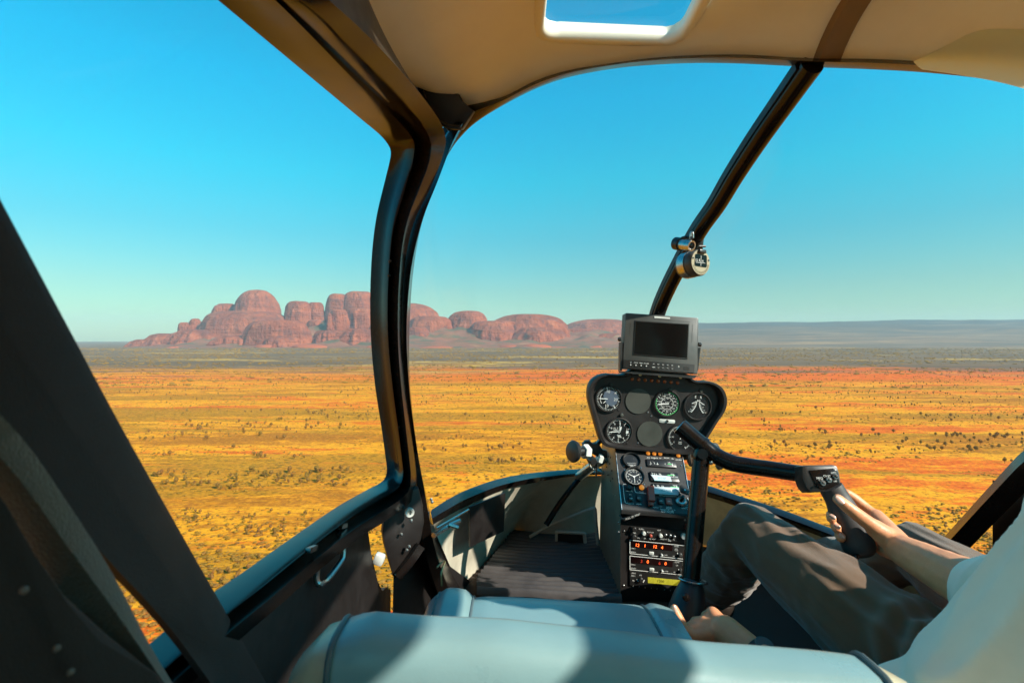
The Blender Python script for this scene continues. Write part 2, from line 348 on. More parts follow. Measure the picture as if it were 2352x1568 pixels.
def veg_material(name, c1, c2, c3, sc=0.02):
    m, t, b, o = nodes(name); geo = N(t, 'ShaderNodeNewGeometry').outputs['Position']; oi = N(t, 'ShaderNodeObjectInfo').outputs['Random']
    f = math_(t, 'ADD', math_(t, 'MULTIPLY', tnoise(t, geo, sc, (1, 1, 1), 3), 0.75), math_(t, 'MULTIPLY', oi, 0.25))
    base = ramp(t, f, [(0.35, c1), (0.52, c2), (0.68, c3)]); base = mixc(t, 1.0, base, ramp(t, tnoise(t, geo, 1.1, (1, 1, 1), 3), [(0.3, (0.7, 0.7, 0.7)), (0.7, (1.25, 1.2, 1.05))]), 'MULTIPLY')
    t.links.new(base, b.inputs['Base Color']); b.inputs['Roughness'].default_value = 0.85; b.inputs['Specular IOR Level'].default_value = 0.15; return m
def rock_material():
    m, t, b, o = nodes('red_conglomerate'); co = N(t, 'ShaderNodeTexCoord').outputs['Object']
    a = tnoise(t, co, 0.006, (1, 1, 1.4), 6, 0.6); st = tnoise(t, co, 0.02, (1, 1, 0.12), 4, 0.6, (9, 9, 9)); la = tnoise(t, co, 0.02, (0.12, 0.12, 1.2), 4, 0.6, (1, 2, 3))
    base = ramp(t, a, [(0.3, (0.23, 0.055, 0.026)), (0.5, (0.37, 0.090, 0.038)), (0.7, (0.50, 0.145, 0.062))])
    base = mixc(t, mrange(t, st, 0.53, 0.66, 0, 0.55), base, (0.13, 0.05, 0.045)); base = mixc(t, mrange(t, la, 0.56, 0.66, 0, 0.45), base, (0.16, 0.06, 0.05))
    vo = N(t, 'ShaderNodeTexVoronoi'); vo.inputs['Scale'].default_value = 0.022; t.links.new(co, vo.inputs['Vector'])
    base = mixc(t, mrange(t, vo.outputs[0], 0.16, 0.10, 0, 0.6), base, (0.09, 0.04, 0.04))
    t.links.new(base, b.inputs['Base Color']); b.inputs['Roughness'].default_value = 0.95; b.inputs['Specular IOR Level'].default_value = 0.1
    bp = N(t, 'ShaderNodeBump'); setin(bp, Strength=1.0, Distance=38.0); t.links.new(math_(t, 'ADD', st, math_(t, 'ADD', la, tnoise(t, co, 0.03, (1, 1, 1), 6, 0.7))), bp.inputs['Height']); t.links.new(bp.outputs[0], b.inputs['Normal']); return m
def foothill_material():
    m, t, b, o = nodes('foothill'); co = N(t, 'ShaderNodeTexCoord').outputs['Object']
    a = tnoise(t, co, 0.008, (0.5, 1, 1), 6, 0.65)
    base = ramp(t, a, [(0.32, (0.075, 0.068, 0.032)), (0.42, (0.12, 0.09, 0.045)), (0.49, (0.21, 0.088, 0.046)), (0.62, (0.27, 0.095, 0.055)), (0.7, (0.36, 0.23, 0.08))])
    t.links.new(base, b.inputs['Base Color']); b.inputs['Roughness'].default_value = 0.95; b.inputs['Specular IOR Level'].default_value = 0.1
    bp = N(t, 'ShaderNodeBump'); setin(bp, Strength=0.7, Distance=8.0); t.links.new(a, bp.inputs['Height']); t.links.new(bp.outputs[0], b.inputs['Normal']); return m
def hills_material():
    m, t, b, o = nodes('far_hills'); co = N(t, 'ShaderNodeTexCoord').outputs['Object']
    a = tnoise(t, co, 0.0035, (0.22, 1, 1), 8, 0.72)
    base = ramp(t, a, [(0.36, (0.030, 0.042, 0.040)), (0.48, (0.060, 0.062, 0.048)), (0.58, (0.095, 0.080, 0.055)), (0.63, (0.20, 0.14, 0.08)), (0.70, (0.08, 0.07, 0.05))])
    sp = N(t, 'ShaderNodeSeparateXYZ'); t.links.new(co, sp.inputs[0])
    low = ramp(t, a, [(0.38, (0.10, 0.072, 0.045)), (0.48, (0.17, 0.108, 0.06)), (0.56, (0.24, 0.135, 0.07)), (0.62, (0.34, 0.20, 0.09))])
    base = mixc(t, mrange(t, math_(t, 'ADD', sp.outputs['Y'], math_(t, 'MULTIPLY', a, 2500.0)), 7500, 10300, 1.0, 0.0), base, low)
    t.links.new(base, b.inputs['Base Color']); b.inputs['Roughness'].default_value = 0.95; b.inputs['Specular IOR Level'].default_value = 0.1; return m
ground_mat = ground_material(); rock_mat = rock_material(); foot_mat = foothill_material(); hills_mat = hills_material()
shrub_mat = veg_material('shrub_leaves', (0.36, 0.185, 0.016), (0.30, 0.155, 0.020), (0.27, 0.12, 0.026))
oak_mat = veg_material('oak_leaves', (0.22, 0.125, 0.020), (0.24, 0.12, 0.026), (0.27, 0.115, 0.03))

# ------------------------------------------------------------------ the land
def gz(x, y):
    r = math.hypot(x, y); a = min(max((r-90)/200, 0), 1)
    return -H+a*(2.2*mnoise.noise(Vector((x*0.004, y*0.011, 0)))+0.9*mnoise.noise(Vector((x*0.012, y*0.03, 5.0))))
radii = [0.0]+list(np.geomspace(40, 16500, 170)); angs = np.concatenate([np.linspace(R(30), R(150), 300), np.linspace(R(150), R(390), 80)[1:-1]])
vs = [(0, 0, -H)]; fs = []; na = len(angs)
for r in radii[1:]:
    for a in angs:
        x, y = r*math.cos(a), r*math.sin(a); vs.append((x, y, gz(x, y) if r < 6000 else -H))
for j in range(na): fs.append((0, 1+j, 1+(j+1) % na))
for i in range(len(radii)-2):
    for j in range(na):
        k = (j+1) % na; fs.append((1+i*na+j, 1+(i+1)*na+j, 1+(i+1)*na+k, 1+i*na+k))
tag(obj('ground', vs, fs, ground_mat), kind='structure')

# far ridge rising to the right
xs = np.linspace(-2500, 16500, 90); ys = np.linspace(4600, 14000, 60); vs = []; fs = []
def sst(t): t = min(max(t, 0), 1); return t*t*(3-2*t)
for y in ys:
    for x in xs:
        px = 1176+1176*x/y
        side = np.interp(px, [900, 1200, 1430, 1605, 2000, 2352, 3200], [0.0, 0.10, 0.62, 0.83, 0.92, 1.0, 1.05])
        h = 450*side*sst((y-4700)/5600)*(1-0.75*sst((y-11500)/2500))
        h += 46*side*mnoise.fractal(Vector((x*0.0009, y*0.0009, 3)), 1.0, 2.0, 4)*sst((y-5000)/3000)
        edge = sst((x+2500)/1500)*sst((16500-x)/800)
        vs.append((x, y, -H-3+(h+2)*edge))
for j in range(59):
    for i in range(89): fs.append((j*90+i, j*90+i+1, (j+1)*90+i+1, (j+1)*90+i))
tag(obj('hills', vs, fs, hills_mat), kind='structure')

# apron of scree and scrub under the domes
xs = np.linspace(-4600, 1900, 130); ys = np.linspace(4300, 7200, 60); vs = []; fs = []
for y in ys:
    for x in xs:
        px = 1176+1176*x/y
        a = np.interp(px, [290, 340, 420, 520, 700, 900, 1100, 1290, 1420, 1500], [0, 0.10, 0.34, 0.58, 0.74, 0.76, 0.60, 0.50, 0.40, 0.0])
        h = 330*a*sst((y-4500)/1300)*(1-sst((y-6200)/1000))
        n = mnoise.fractal(Vector((x*0.004, y*0.004, 1)), 0.9, 2.1, 5)
        vs.append((x, y, -H-4+h*(1+0.35*n)+max(0, n)*22*sst((y-4400)/500)*min(1, a*3)))
for j in range(59):
    for i in range(129): fs.append((j*130+i, j*130+i+1, (j+1)*130+i+1, (j+1)*130+i))
tag(obj('foothill_terrain', vs, fs, foot_mat), kind='structure')

def dome(cx, hw, top, d, label, deep=0.9, e1=0.55, e2=0.8, skew=0.0, seed=0, rough=1.0, name='rock_dome', cat='rock dome', group='red rock domes on the horizon', nu=120, nv=56):
    X = (cx-1176)/1176*d; a = hw/1176*d*(1.10 if e1 <= 0.5 else 1.05); b = a*deep; zt = (776-top)/1176*d; zb = -H-8; hh = zt-zb
    rows = []
    sc = 1.0/a
    for j in range(nv+1):
        t = math.pi/2*j/nv; rr = math.cos(t)**e1 if t < math.pi/2-1e-6 else 0.0; zz = math.sin(t)**e2
        row = []
        for i in range(nu):
            th = 2*math.pi*i/nu; c, s = math.cos(th), math.sin(th)
            ux, uy = c*rr, s*rr
            q = Vector((ux*1.5+seed*7.3, uy*1.5+seed*3.1, zz*1.1*hh/a*0.7))
            n1 = mnoise.fractal(q, 1.0, 2.0, 3); n2 = mnoise.noise(Vector((math.cos(th)*5+seed, math.sin(th)*5, zz*0.7+seed))); n2 = n2-1.6*max(0, 0.18-abs(n2))-0.6*max(0, mnoise.noise(Vector((math.cos(th)*13+seed, math.sin(th)*13, zz*1.5)))-0.2); n3 = mnoise.noise(Vector((zz*9*hh/a, c*1.2+seed, s*1.2)))
            k = 1+rough*(0.15*n1+0.125*n2*(1-zz)**0.4+0.04*n3-0.07*max(0, n3-0.2))
            fl_ = 1+0.22*(1-zz)**5; x = ux*a*k*fl_+skew*a*zz; y = uy*b*k*fl_
            row.append((X+x, d+y, zb+hh*zz*(1+0.02*rough*n1*(1 if j < nv else 0))))
        rows.append(row)
    v, f = grid(rows, True)
    o = obj(name, v, f, rock_mat, loc=(X, d, zb)); tag(o, label, cat, group); return o
A = lambda x, y=0: (306.2+x/4, 643+y/4)      # two enlarged views of the range
B = lambda x, y=0: (918.7+x*0.2344, 673.7+y*0.2344)
def dA(cx, hw, top, d, label, **k): return dome(A(cx)[0], hw/4, A(0, top)[1], d, label, **k)
def dB(cx, hw, top, d, label, **k): return dome(B(cx)[0], hw*0.2344, B(0, top)[1], d, label, **k)
dA(1135, 218, 95, 5900, 'tallest rounded red dome, rising behind the broad bench on the left', e1=0.62, e2=0.85, seed=1, rough=0.55)
dA(1040, 375, 288, 5600, 'broad bench-shaped red dome in front of the tallest dome', e1=0.45, e2=0.7, seed=2, rough=0.6)
dA(850, 110, 214, 5950, 'narrow fluted shoulder on the left flank of the tallest dome', e1=0.5, seed=3)
dA(775, 55, 232, 5850, 'small column of rock at the outer end of the fluted shoulder', e1=0.5, seed=33)
dA(1330, 285, 370, 4950, 'low whale-backed dome with a dark shadowed left face in front of the range', e1=0.42, e2=0.6, seed=4, rough=0.5, deep=0.6)
dA(1520, 134, 193, 5700, 'upright square-shouldered dome standing alone in the middle of the gap', e1=0.42, seed=5, rough=0.5)
dA(1675, 84, 205, 5750, 'slightly lower twin joined to the right of the upright middle dome', e1=0.42, seed=6, rough=0.6)
dA(1880, 112, 127, 5800, 'left half of the split high dome beside the cabin post', e1=0.42, seed=7, rough=0.5)
dA(2075, 160, 104, 5850, 'right half of the split high dome beside the cabin post', e1=0.42, e2=0.75, seed=8, rough=0.5)
dA(1890, 92, 272, 5350, 'layered buttress in front of the split high dome', e1=0.38, seed=9, rough=0.8)
dA(1803, 27, 304, 5250, 'thin rock spire leaning against the layered buttress', e1=0.5, seed=10, rough=0.6)
dA(2110, 185, 261, 5500, 'cliffed dome below the split high dome with dark vertical streaks', e1=0.36, seed=11, rough=0.9)
dA(1690, 95, 363, 5450, 'small dome in the saddle below the twin middle domes', e1=0.45, seed=12)
dA(2260, 90, 372, 5150, 'low dome half hidden by the cabin post at the foot of the range', e1=0.5, seed=13)
dA(570, 62, 354, 5700, 'round knob on the left crest, the higher of the two', e1=0.5, seed=14)
dA(466, 52, 387, 5650, 'round knob on the left crest, the outer and lower one', e1=0.5, seed=15)
dA(640, 66, 398, 5600, 'small dome below the round knobs of the left crest', e1=0.5, seed=16)
dA(545, 52, 410, 5560, 'smallest dome nestled between the round knobs of the left crest', e1=0.5, seed=17)
dA(580, 230, 452, 5250, 'long rubbly ridge under the knobs at the left end of the range', e1=0.6, e2=0.9, seed=18, rough=1.7)
dA(300, 190, 492, 5300, 'low sloping ridge at the far left end of the range', e1=0.75, e2=1.0, seed=19, rough=1.5)
dA(95, 130, 545, 5250, 'last low outcrop where the range dies into the plain on the left', e1=0.75, e2=1.0, seed=20, rough=1.5)
dA(1800, 140, 462, 5000, 'rubbly knoll at the foot of the thin spire', e1=0.55, seed=21, rough=1.6)
dA(2060, 190, 445, 5000, 'rubbly slope below the cliffed dome next to the cabin post', e1=0.6, seed=22, rough=1.6)
dA(1380, 170, 515, 4800, 'low pink slab in front of the whale-backed dome', e1=0.6, e2=0.8, seed=23, rough=1.2)
dA(980, 230, 510, 5000, 'scree-covered toe below the broad bench dome', e1=0.6, e2=0.8, seed=24, rough=1.4)
dB(20, 400, 95, 5900, 'high sloping dome emerging to the right of the cabin post', e1=0.6, e2=0.95, seed=25, rough=0.6)
dB(300, 250, 224, 5600, 'smooth lower dome under the sloping one right of the cabin post', e1=0.5, seed=26, rough=0.7)
dB(665, 198, 172, 5700, 'round capped dome with a dark vertical gully', e1=0.5, seed=27, rough=0.7)
dB(1240, 400, 204, 5650, 'long whale-back ridge in the centre of the windscreen', e1=0.6, e2=0.85, skew=0.04, seed=28, rough=0.7)
dB(960, 290, 268, 5450, 'fluted buttress on the left flank of the long whale-back ridge', e1=0.42, seed=29, rough=0.8)
dB(1350, 270, 330, 5300, 'orange lower flank in front of the long whale-back ridge', e1=0.55, e2=0.8, seed=30, rough=0.8)
dB(1960, 460, 252, 6900, 'purplish farther dome running behind the small screen', e1=0.8, e2=0.95, seed=31, rough=0.4)
dB(1760, 240, 345, 5900, 'low knoll between the long ridge and the farther purplish dome', e1=0.7, seed=32, rough=1.0)
dB(170, 120, 330, 5200, 'pink slab dome at the foot of the slope right of the cabin post', e1=0.5, seed=34, rough=0.9)
dB(2100, 300, 390, 5600, 'long low outcrop ending behind the small screen', e1=0.8, e2=1.0, seed=35, rough=1.4)
# small outcrops strewn on the apron
proto = []
for s in range(5):
    rows = []
    for j in range(9):
        t = math.pi/2*j/8
        rows.append([(math.cos(a)*math.cos(t)**0.6*(1+0.25*mnoise.noise(Vector((math.cos(a)+s*4, math.sin(a), t)))), math.sin(a)*math.cos(t)**0.6*(1+0.25*mnoise.noise(Vector((math.cos(a)*1.3, math.sin(a)+s, t)))), math.sin(t)*(1+0.15*mnoise.noise(Vector((math.cos(a), s, math.sin(a))))) if j < 8 else 1.0) for a in np.linspace(0, 2*math.pi, 17)[:-1]])
    v, f = grid(rows, True); o = obj('rock_outcrop', v, f, rock_mat); proto.append(o)
k = 0
for i in range(46):
    px = random.uniform(330, 1420); py = random.uniform(772, 799); d = random.uniform(4600, 5150)
    if 862 < px < 946: continue
    if px < 480: py = random.uniform(784, 799)
    base = proto[k % 5]; o = base if k < 5 else base.copy()
    if k >= 5: COL.objects.link(o)
    p = P(px, py, d); s = random.uniform(22, 75); z0 = -H-6
    o.location = (p.x, d, z0); o.scale = (s*random.uniform(1.4, 2.6), s*1.3, min(max(p.z-z0, 12)*0.55, s*0.7)); o.rotation_euler.z = random.uniform(-0.4, 0.4)
    tag(o, 'small pink outcrop among scrub at the foot of the domes', 'rock', 'small outcrops strewn along the foot of the domes'); k += 1

# ------------------------------------------------------------------ shrubs and desert oaks
def leaf_cloud(n, rx, rz, cz, leaf, seed):
    r = np.random.default_rng(seed); v = []; f = []
    for i in range(n):
        u = r.normal(size=3); u /= np.linalg.norm(u); k = r.uniform(0.55, 1.0)*(1+0.25*mnoise.noise(Vector(u*1.7)+Vector((seed, 0, 0))))
        c = Vector((u[0]*rx*k, u[1]*rx*k, cz+u[2]*rz*k)); c.z = max(c.z, 0.05)
        a = Vector(r.normal(size=3)).normalized()*leaf*r.uniform(0.6, 1.4); b = Vector(r.normal(size=3)); b = (b-a*b.dot(a)/a.length_squared).normalized()*leaf*r.uniform(0.4, 0.9)
        s = len(v); v += [c-a-b, c+a-b*0.3, c+a*0.8+b, c-a*0.6+b]; f.append((s, s+1, s+2, s+3))
    return v, f
def blob(rx, rz, cz, seed, sub=2):
    bm = bmesh.new(); bmesh.ops.create_icosphere(bm, subdivisions=sub, radius=1.0); bm.verts.ensure_lookup_table()
    v = []
    for q in bm.verts:
        k = 1+0.38*mnoise.noise(q.co*1.6+Vector((seed*3.7, 0, 0)))+0.2*mnoise.noise(q.co*3.5+Vector((0, seed, 0)))
        v.append(Vector((q.co.x*rx*k, q.co.y*rx*k, max(cz+q.co.z*rz*k, 0.0))))
    f = [tuple(i.index for i in q.verts) for q in bm.faces]; bm.free(); return v, f
shrub_proto = []; oak_proto = []
for s in range(6):
    mb = MB(); mb.add(*blob(0.62, 0.42, 0.42, s)); mb.add(*leaf_cloud(130, 0.78, 0.55, 0.45, 0.12, s))
    o = mb.build('desert_shrub', shrub_mat, smooth=False); shrub_proto.append(o)
    mb = MB(); mb.add(*tube([(0, 0, 0), (0.03, 0.02, 0.35), (0.0, 0.05, 0.8)], [0.045, 0.03, 0.015], 5)); mb.add(*blob(0.26, 0.33, 0.70, s+20)); mb.add(*leaf_cloud(110, 0.36, 0.42, 0.70, 0.085, s+40))
    o = mb.build('desert_oak', oak_mat, smooth=False); oak_proto.append(o)
def in_view(px, py):                        # openings of the cabin through which the plain shows
    if py < 800 or py > 1500: return False
    if 160 < px < 900 and py > 780: return (px-156)*1.80+745 > py-5 and py < 1095+(900-px)*0.72 or (240 < px < 400 and 1290+(px-240)*1.2 < py < 1400+(px-300)*1.15)
    if 965 < px < 1350: return py < 1078+max(0, (1140-px))*0.55 and not (px > 1290 and py > 1010)
    if 1680 < px < 2330: return py < 1115+(px-1627)*0.33 and py < 1240-(px-2165)*1.13 and not (py > 1045+(px-1680)*0.10 and py < 1110+(px-1680)*0.10 and px < 1945) and not (px > 1840 and px < 2250 and py > 1065)
    return False
cand = []
for kind in ('shrub', 'oak'):
    n = 34000 if kind == 'shrub' else 12000
    for i in range(n):
        y = 1.0/random.uniform(1/1450.0, 1/125.0) if random.random() < 0.45 else math.sqrt(random.uniform(120**2, 1500**2))
        x = random.uniform(-1.06, 1.06)*y
        den = mnoise.noise(Vector((x*0.006, y*0.02, 2.0 if kind == 'shrub' else 9.0)))+0.5*mnoise.noise(Vector((x*0.02, y*0.06, 4.0)))
        if den < (-0.05 if kind == 'shrub' else 0.12): continue
        s = random.uniform(0.35, 1.15)*(1+0.6*max(den, 0)) if kind == 'shrub' else random.uniform(2.0, 4.2)
        if kind == 'oak' and y < 300: s *= 0.55
        z = gz(x, y); px = 1176+1176*x/y; py = 776-1176*z/y
        cand.append((kind, x, y, z, s, s/y if in_view(px, py) else 0))
LBL = {'shrub': ('rounded olive desert shrub growing on the yellow plain', 'shrub', 'olive shrubs scattered over the plain'), 'oak': ('slim dark desert oak standing on the yellow plain', 'tree', 'desert oaks dotted over the plain')}
rest = []
for kind, protos in (('shrub', shrub_proto), ('oak', oak_proto)):
    c = sorted([q for q in cand if q[0] == kind], key=lambda q: -q[5])
    for i, (_, x, y, z, s, _a) in enumerate(c[:300]):
        o = protos[i % 6] if i < 6 else protos[i % 6].copy()
        if i >= 6: COL.objects.link(o)
        w = random.uniform(0.9, 1.5) if kind == 'shrub' else random.uniform(0.8, 1.25)
        o.location = (x, y, z-0.05); o.scale = (s*w, s*w*random.uniform(0.8, 1.1), s*(0.85 if kind == 'shrub' else 1.0)); o.rotation_euler.z = random.uniform(0, 6.28)
        tag(o, *LBL[kind])
    rest += c[300:]
lowS = [blob(0.72, 0.5, 0.42, s, 1) for s in range(6)]; lowO = []
for s in range(6):
    mb = MB(); mb.add(*tube([(0, 0, 0), (0, 0, 0.6)], 0.03, 4)); mb.add(*blob(0.33, 0.38, 0.68, s+60, 1)); lowO.append((mb.v, mb.f))
def merged(name, items, lows, mat):
    V = []; F = []; b = 0
    arr = [(np.array([tuple(q) for q in v]), f) for v, f in lows]
    for i, (x, y, z, sx_, sz_) in enumerate(items):
        v, f = arr[i % len(arr)]; a = i*2.4; ca, sa = math.cos(a), math.sin(a)
        w = np.empty_like(v); w[:, 0] = (v[:, 0]*ca-v[:, 1]*sa)*sx_+x; w[:, 1] = (v[:, 0]*sa+v[:, 1]*ca)*sx_+y; w[:, 2] = v[:, 2]*sz_+z
        V.append(w); F.extend([tuple(k+b for k in q) for q in f]); b += len(v)
    V = np.concatenate(V); me = bpy.data.meshes.new(name); me.from_pydata(V.tolist(), [], F); me.update(); me.materials.append(mat)
    o = bpy.data.objects.new(name, me); COL.objects.link(o); return tag(o, kind='stuff')
sh = [(x, y, z-0.05, s*1.15, s*0.85) for k_, x, y, z, s, _ in rest if k_ == 'shrub']; ok = [(x, y, z, s*0.9, s) for k_, x, y, z, s, _ in rest if k_ == 'oak']
for i in range(16000):                      # scrub of the farther plain, as far as single crowns can be told
    y = math.sqrt(random.uniform(900**2, 4400**2)); x = random.uniform(-1.05, 1.05)*y
    den = mnoise.noise(Vector((x*0.0016, y*0.006, 2.0)))+0.6*mnoise.noise(Vector((x*0.006, y*0.02, 4.0)))
    if den < -0.05: continue
    s = random.uniform(2.0, 4.5)*(1+y/4000); (sh if i % 3 else ok).append((x, y, gz(x, y)-0.05, s*(1.6 if i % 3 else 0.9), s*(0.55 if i % 3 else 1.0)))
merged('shrub_undergrowth', sh, lowS, shrub_mat)['label'] = 'olive scrub spread over the far plain'
merged('woodland_undergrowth', ok, lowO, oak_mat)['label'] = 'dark scattered woodland on the far plain'

# ------------------------------------------------------------------ the air
v, f = box((0, 0, 0), (1, 1, 1)); hz = obj('haze', [(p.x*34000, p.y*34000, (p.z+0.5)*800-H-12) for p in v], f, black_matt, smooth=False)
hm = bpy.data.materials.new('haze_air'); hm.use_nodes = True; t = hm.node_tree; t.nodes.remove(t.nodes['Principled BSDF'])
pv = N(t, 'ShaderNodeVolumePrincipled'); pv.inputs['Color'].default_value = (0.72, 0.90, 1.0, 1); pv.inputs['Density'].default_value = 0.000042; pv.inputs['Anisotropy'].default_value = 0.0
t.links.new(pv.outputs[0], t.nodes['Material Output'].inputs['Volume']); hz.data.materials.clear(); hz.data.materials.append(hm); tag(hz, kind='stuff')
#==COCKPIT==
# ------------------------------------------------------------------ the helicopter cabin
FLOOR = -0.76
heli = empty('helicopter_cabin', (0.45, 0.9, FLOOR-0.02), 'helicopter cabin shell with black frame, beige headliner, curved windscreen and open left window', 'helicopter')
def XY(px, X): return X*1176/(px-1176)           # depth at which a sight line meets a side wall
# roof lining with an opening for the skylight
FR = [(770, 95, 0.86), (860, 120, 0.98), (955, 190, 1.10), (1010, 222, 1.14), (1072, 247, 1.155), (1110, 243, 1.145), (1154, 225, 1.13), (1232, 187, 1.10), (1310, 163, 1.08), (1409, 147, 1.06), (1538, 131, 1.03), (1675, 127, 1.00), (1795, 133, 0.98), (1869, 137, 0.97), (1967, 137, 0.955), (2096, 141, 0.93), (2230, 155, 0.905), (2352, 172, 0.88), (2520, 205, 0.83)]
def ceil_z(x, fz): return 0.615-0.16*max(0, abs(x-0.44)-0.30)**1.5/0.25
NU, NV = 150, 110
fc = catmull(PX(FR[2:]), NU-22); lead = catmull([Vector((-0.255, 0.60, 0.40)), P(814, 0, 0.74)+Vector((0, 0, 0.0)), P(880, 92, 0.93), P(955, 190, 1.10)], 22)
rows = []
BK = -0.85
def ceil_pt(f, v):
    y = f.y+(BK-f.y)*v; k = 1-math.exp(-max(f.y-y, 0)/0.075)
    zt = ceil_z(f.x, f.z); x = f.x+(min(max(f.x, -0.2), 1.08)-f.x)*v
    return Vector((x, y, f.z+(zt-f.z)*k))
HX0, HX1, HY1, HY0 = 0.060, 0.330, 1.004, 0.50   # skylight opening
def hole(x, y, g=0.0, r=0.035):
    dx = max(HX0-g+r-x, x-(HX1+g-r), 0); dy = max(HY0-g+r-y, y-(HY1+g-r), 0); return math.hypot(dx, dy) < r
vv = [0.18*(i/59)**1.0 for i in range(60)]+[0.18+0.82*(i+1)/50 for i in range(50)]
for v in vv: rows.append([ceil_pt(f, v) for f in fc])
V, F = grid(rows); F = [q for q in F if not hole(sum(V[i].x for i in q)/4, sum(V[i].y for i in q)/4, 0.004, 0.036)]
roof_trim = M('roof_trim', (0.035, 0.026, 0.018), 0.5, var=0.2)
lin = obj('headliner', V, F, headliner, heli, sharp=60)
# side strip of the lining above the left door
side = [[a.lerp(ceil_pt(fc[0], vv[-1]*(1-j/21)), 0.0) for a in lead] for j in range(1)]
sl = []
top_edge = [ceil_pt(fc[0], v) for v in vv[::-1][:]]
te = catmull(top_edge, 60); lo = catmull([Vector((-0.27, BK, 0.40)), Vector((-0.27, -0.2, 0.39)), Vector((-0.26, 0.2, 0.375))]+PX([(540, -200, 0.435), (640, -108, 0.475), (756, 0, 0.535), (840, 78, 0.64), (918, 160, 0.785), (978, 232, 0.96), (1005, 275, 1.05)])+[fc[0]+Vector((0, 0.02, -0.02))], 60)
mid_ = [a.lerp(b, 0.35)+Vector((0.01, 0, -0.012)) for a, b in zip(te, lo)]
obj('side_trim', *grid([te, mid_, lo]), roof_trim, heli)
# skylight frame and pane
loop = []
def zc(x, y):
    best = min(range(len(fc)), key=lambda i: abs(fc[i].x-x)); f = fc[best]; return ceil_pt(f, (f.y-y)/(f.y-BK)).z
for (cx, cy, a0) in ((HX1-0.035, HY1-0.035, 0), (HX0+0.035, HY1-0.035, 90), (HX0+0.035, HY0+0.035, 180), (HX1-0.035, HY0+0.035, 270)):
    for k in range(9):
        a = R(a0+k*90/8); loop.append((cx+0.035*math.cos(a), cy+0.035*math.sin(a)))
rw = []
for (g, dz) in ((0.022, 0.004), (0.018, -0.004), (0.006, -0.006), (0.0, -0.002), (-0.002, 0.008), (-0.002, 0.012), (0.001, 0.014), (0.001, 0.028)):
    r_ = []
    for i, (x, y) in enumerate(loop):
        cx, cy = (HX0+HX1)/2, (HY0+HY1)/2; dx = 1 if x > cx else -1; dy = 1 if y > cy else -1
        xx, yy = x+g*(x-cx)/0.133, y+g*(y-cy)/0.24
        r_.append(Vector((xx, yy, zc(x, y)+dz)))
    rw.append(r_)
sf = obj('skylight_frame', *grid(rw, True), headliner, heli, sharp=60)
obj('skylight_pane', [p+Vector((0, 0, -0.004)) for p in rw[-1]], [tuple(range(len(loop)))], windscreen_glass, heli, smooth=False)
# dark bow along the top of the windscreen
bowlow = PX([(986, 440, 1.20), (1002, 402, 1.20), (1033, 344, 1.19), (1060, 309, 1.185), (1095, 277, 1.165), (1154, 240, 1.13), (1232, 200, 1.10), (1310, 173, 1.08), (1409, 154, 1.06), (1495, 145, 1.035), (1602, 140, 1.01), (1709, 141, 0.99), (1834, 147, 0.97), (1899, 150, 0.96), (2010, 154, 0.945), (2139, 161, 0.92), (2268, 174, 0.89), (2352, 188, 0.87), (2520, 225, 0.82)])
bowhi = PX([(950, 415, 1.19), (970, 370, 1.185), (1000, 318, 1.18), (1030, 280, 1.17), (1066, 246, 1.15), (1154, 223, 1.125), (1232, 185, 1.095), (1310, 161, 1.075), (1409, 145, 1.055), (1495, 134, 1.03), (1602, 127, 1.005), (1709, 126, 0.985), (1834, 133, 0.965), (1899, 135, 0.955), (2010, 136, 0.94), (2139, 143, 0.915), (2268, 156, 0.885), (2352, 170, 0.865), (2520, 203, 0.815)])
bowmid = [(a+b)/2*0.985 for a, b in zip(bowlow, bowhi)]
strip([bowhi, bowmid, bowlow], black_paint, 'roof_bow', heli, n=90, thick=0.02, away=(0, 1, 0.3))
# roof rib between the two lining panels
rib = [ceil_pt(min(fc, key=lambda q: abs(q.x-0.597)), v)+Vector((0, 0, -0.004)) for v in vv[::3]]
MB().add(*sweep(rib, [(0.012, -0.026), (0.012, 0.026), (-0.006, 0.020), (-0.009, 0), (-0.006, -0.020)], up=Vector((0, 0, 1)))).build('roof_rib', rib_flare_tone, heli)
# dark corner bracket in the notch of the lining
br = PX([(958, 196, 1.085), (985, 178, 1.085), (1018, 165, 1.085), (1040, 163, 1.09), (1046, 195, 1.10), (1062, 232, 1.11), (1090, 256, 1.12), (1062, 296, 1.14), (1034, 306, 1.14), (1005, 275, 1.12)])
bk = MB().add(*prism(br, (0, 0.03, 0.01), bev=0.006)).build('corner_bracket', black_matt, heli)
MB().add(*tube(PX([(965, 202, 1.08), (978, 235, 1.08), (1000, 272, 1.085), (1028, 290, 1.09), (1058, 294, 1.10)], 16), 0.0055, 8)).build('corner_lip', black_paint, heli)

# left door: frame, sill rail, panel
door = empty('door', heli.location); door.parent = heli; door.location = (0, 0, 0); LOC[door.name] = Vector(heli.location); door['label'] = 'black left front door with a glossy rolled sill and a wire pull handle'
Wl = [(330, -185, 0.42), (430, -98, 0.46), (542, 0, 0.515), (666, 109, 0.62), (770, 201, 0.77), (850, 272, 0.95), (893, 310, 1.06), (912, 335, 1.10), (916, 352, 1.11), (912, 375, 1.12), (902, 415, 1.13), (884, 490, 1.135), (874, 560, 1.14), (869, 640, 1.14), (868, 720, 1.14), (871, 800, 1.14), (880, 890, 1.13), (894, 980, 1.12), (903, 1045, 1.11), (907, 1078, 1.10), (903, 1098, 1.08), (890, 1111, 1.05), (862, 1126, 1.0), (800, 1163, 0.86), (708, 1230, 0.68), (600, 1312, 0.54), (506, 1382, 0.459), (404, 1472, 0.392), (330, 1540, 0.352), (230, 1640, 0.31)]
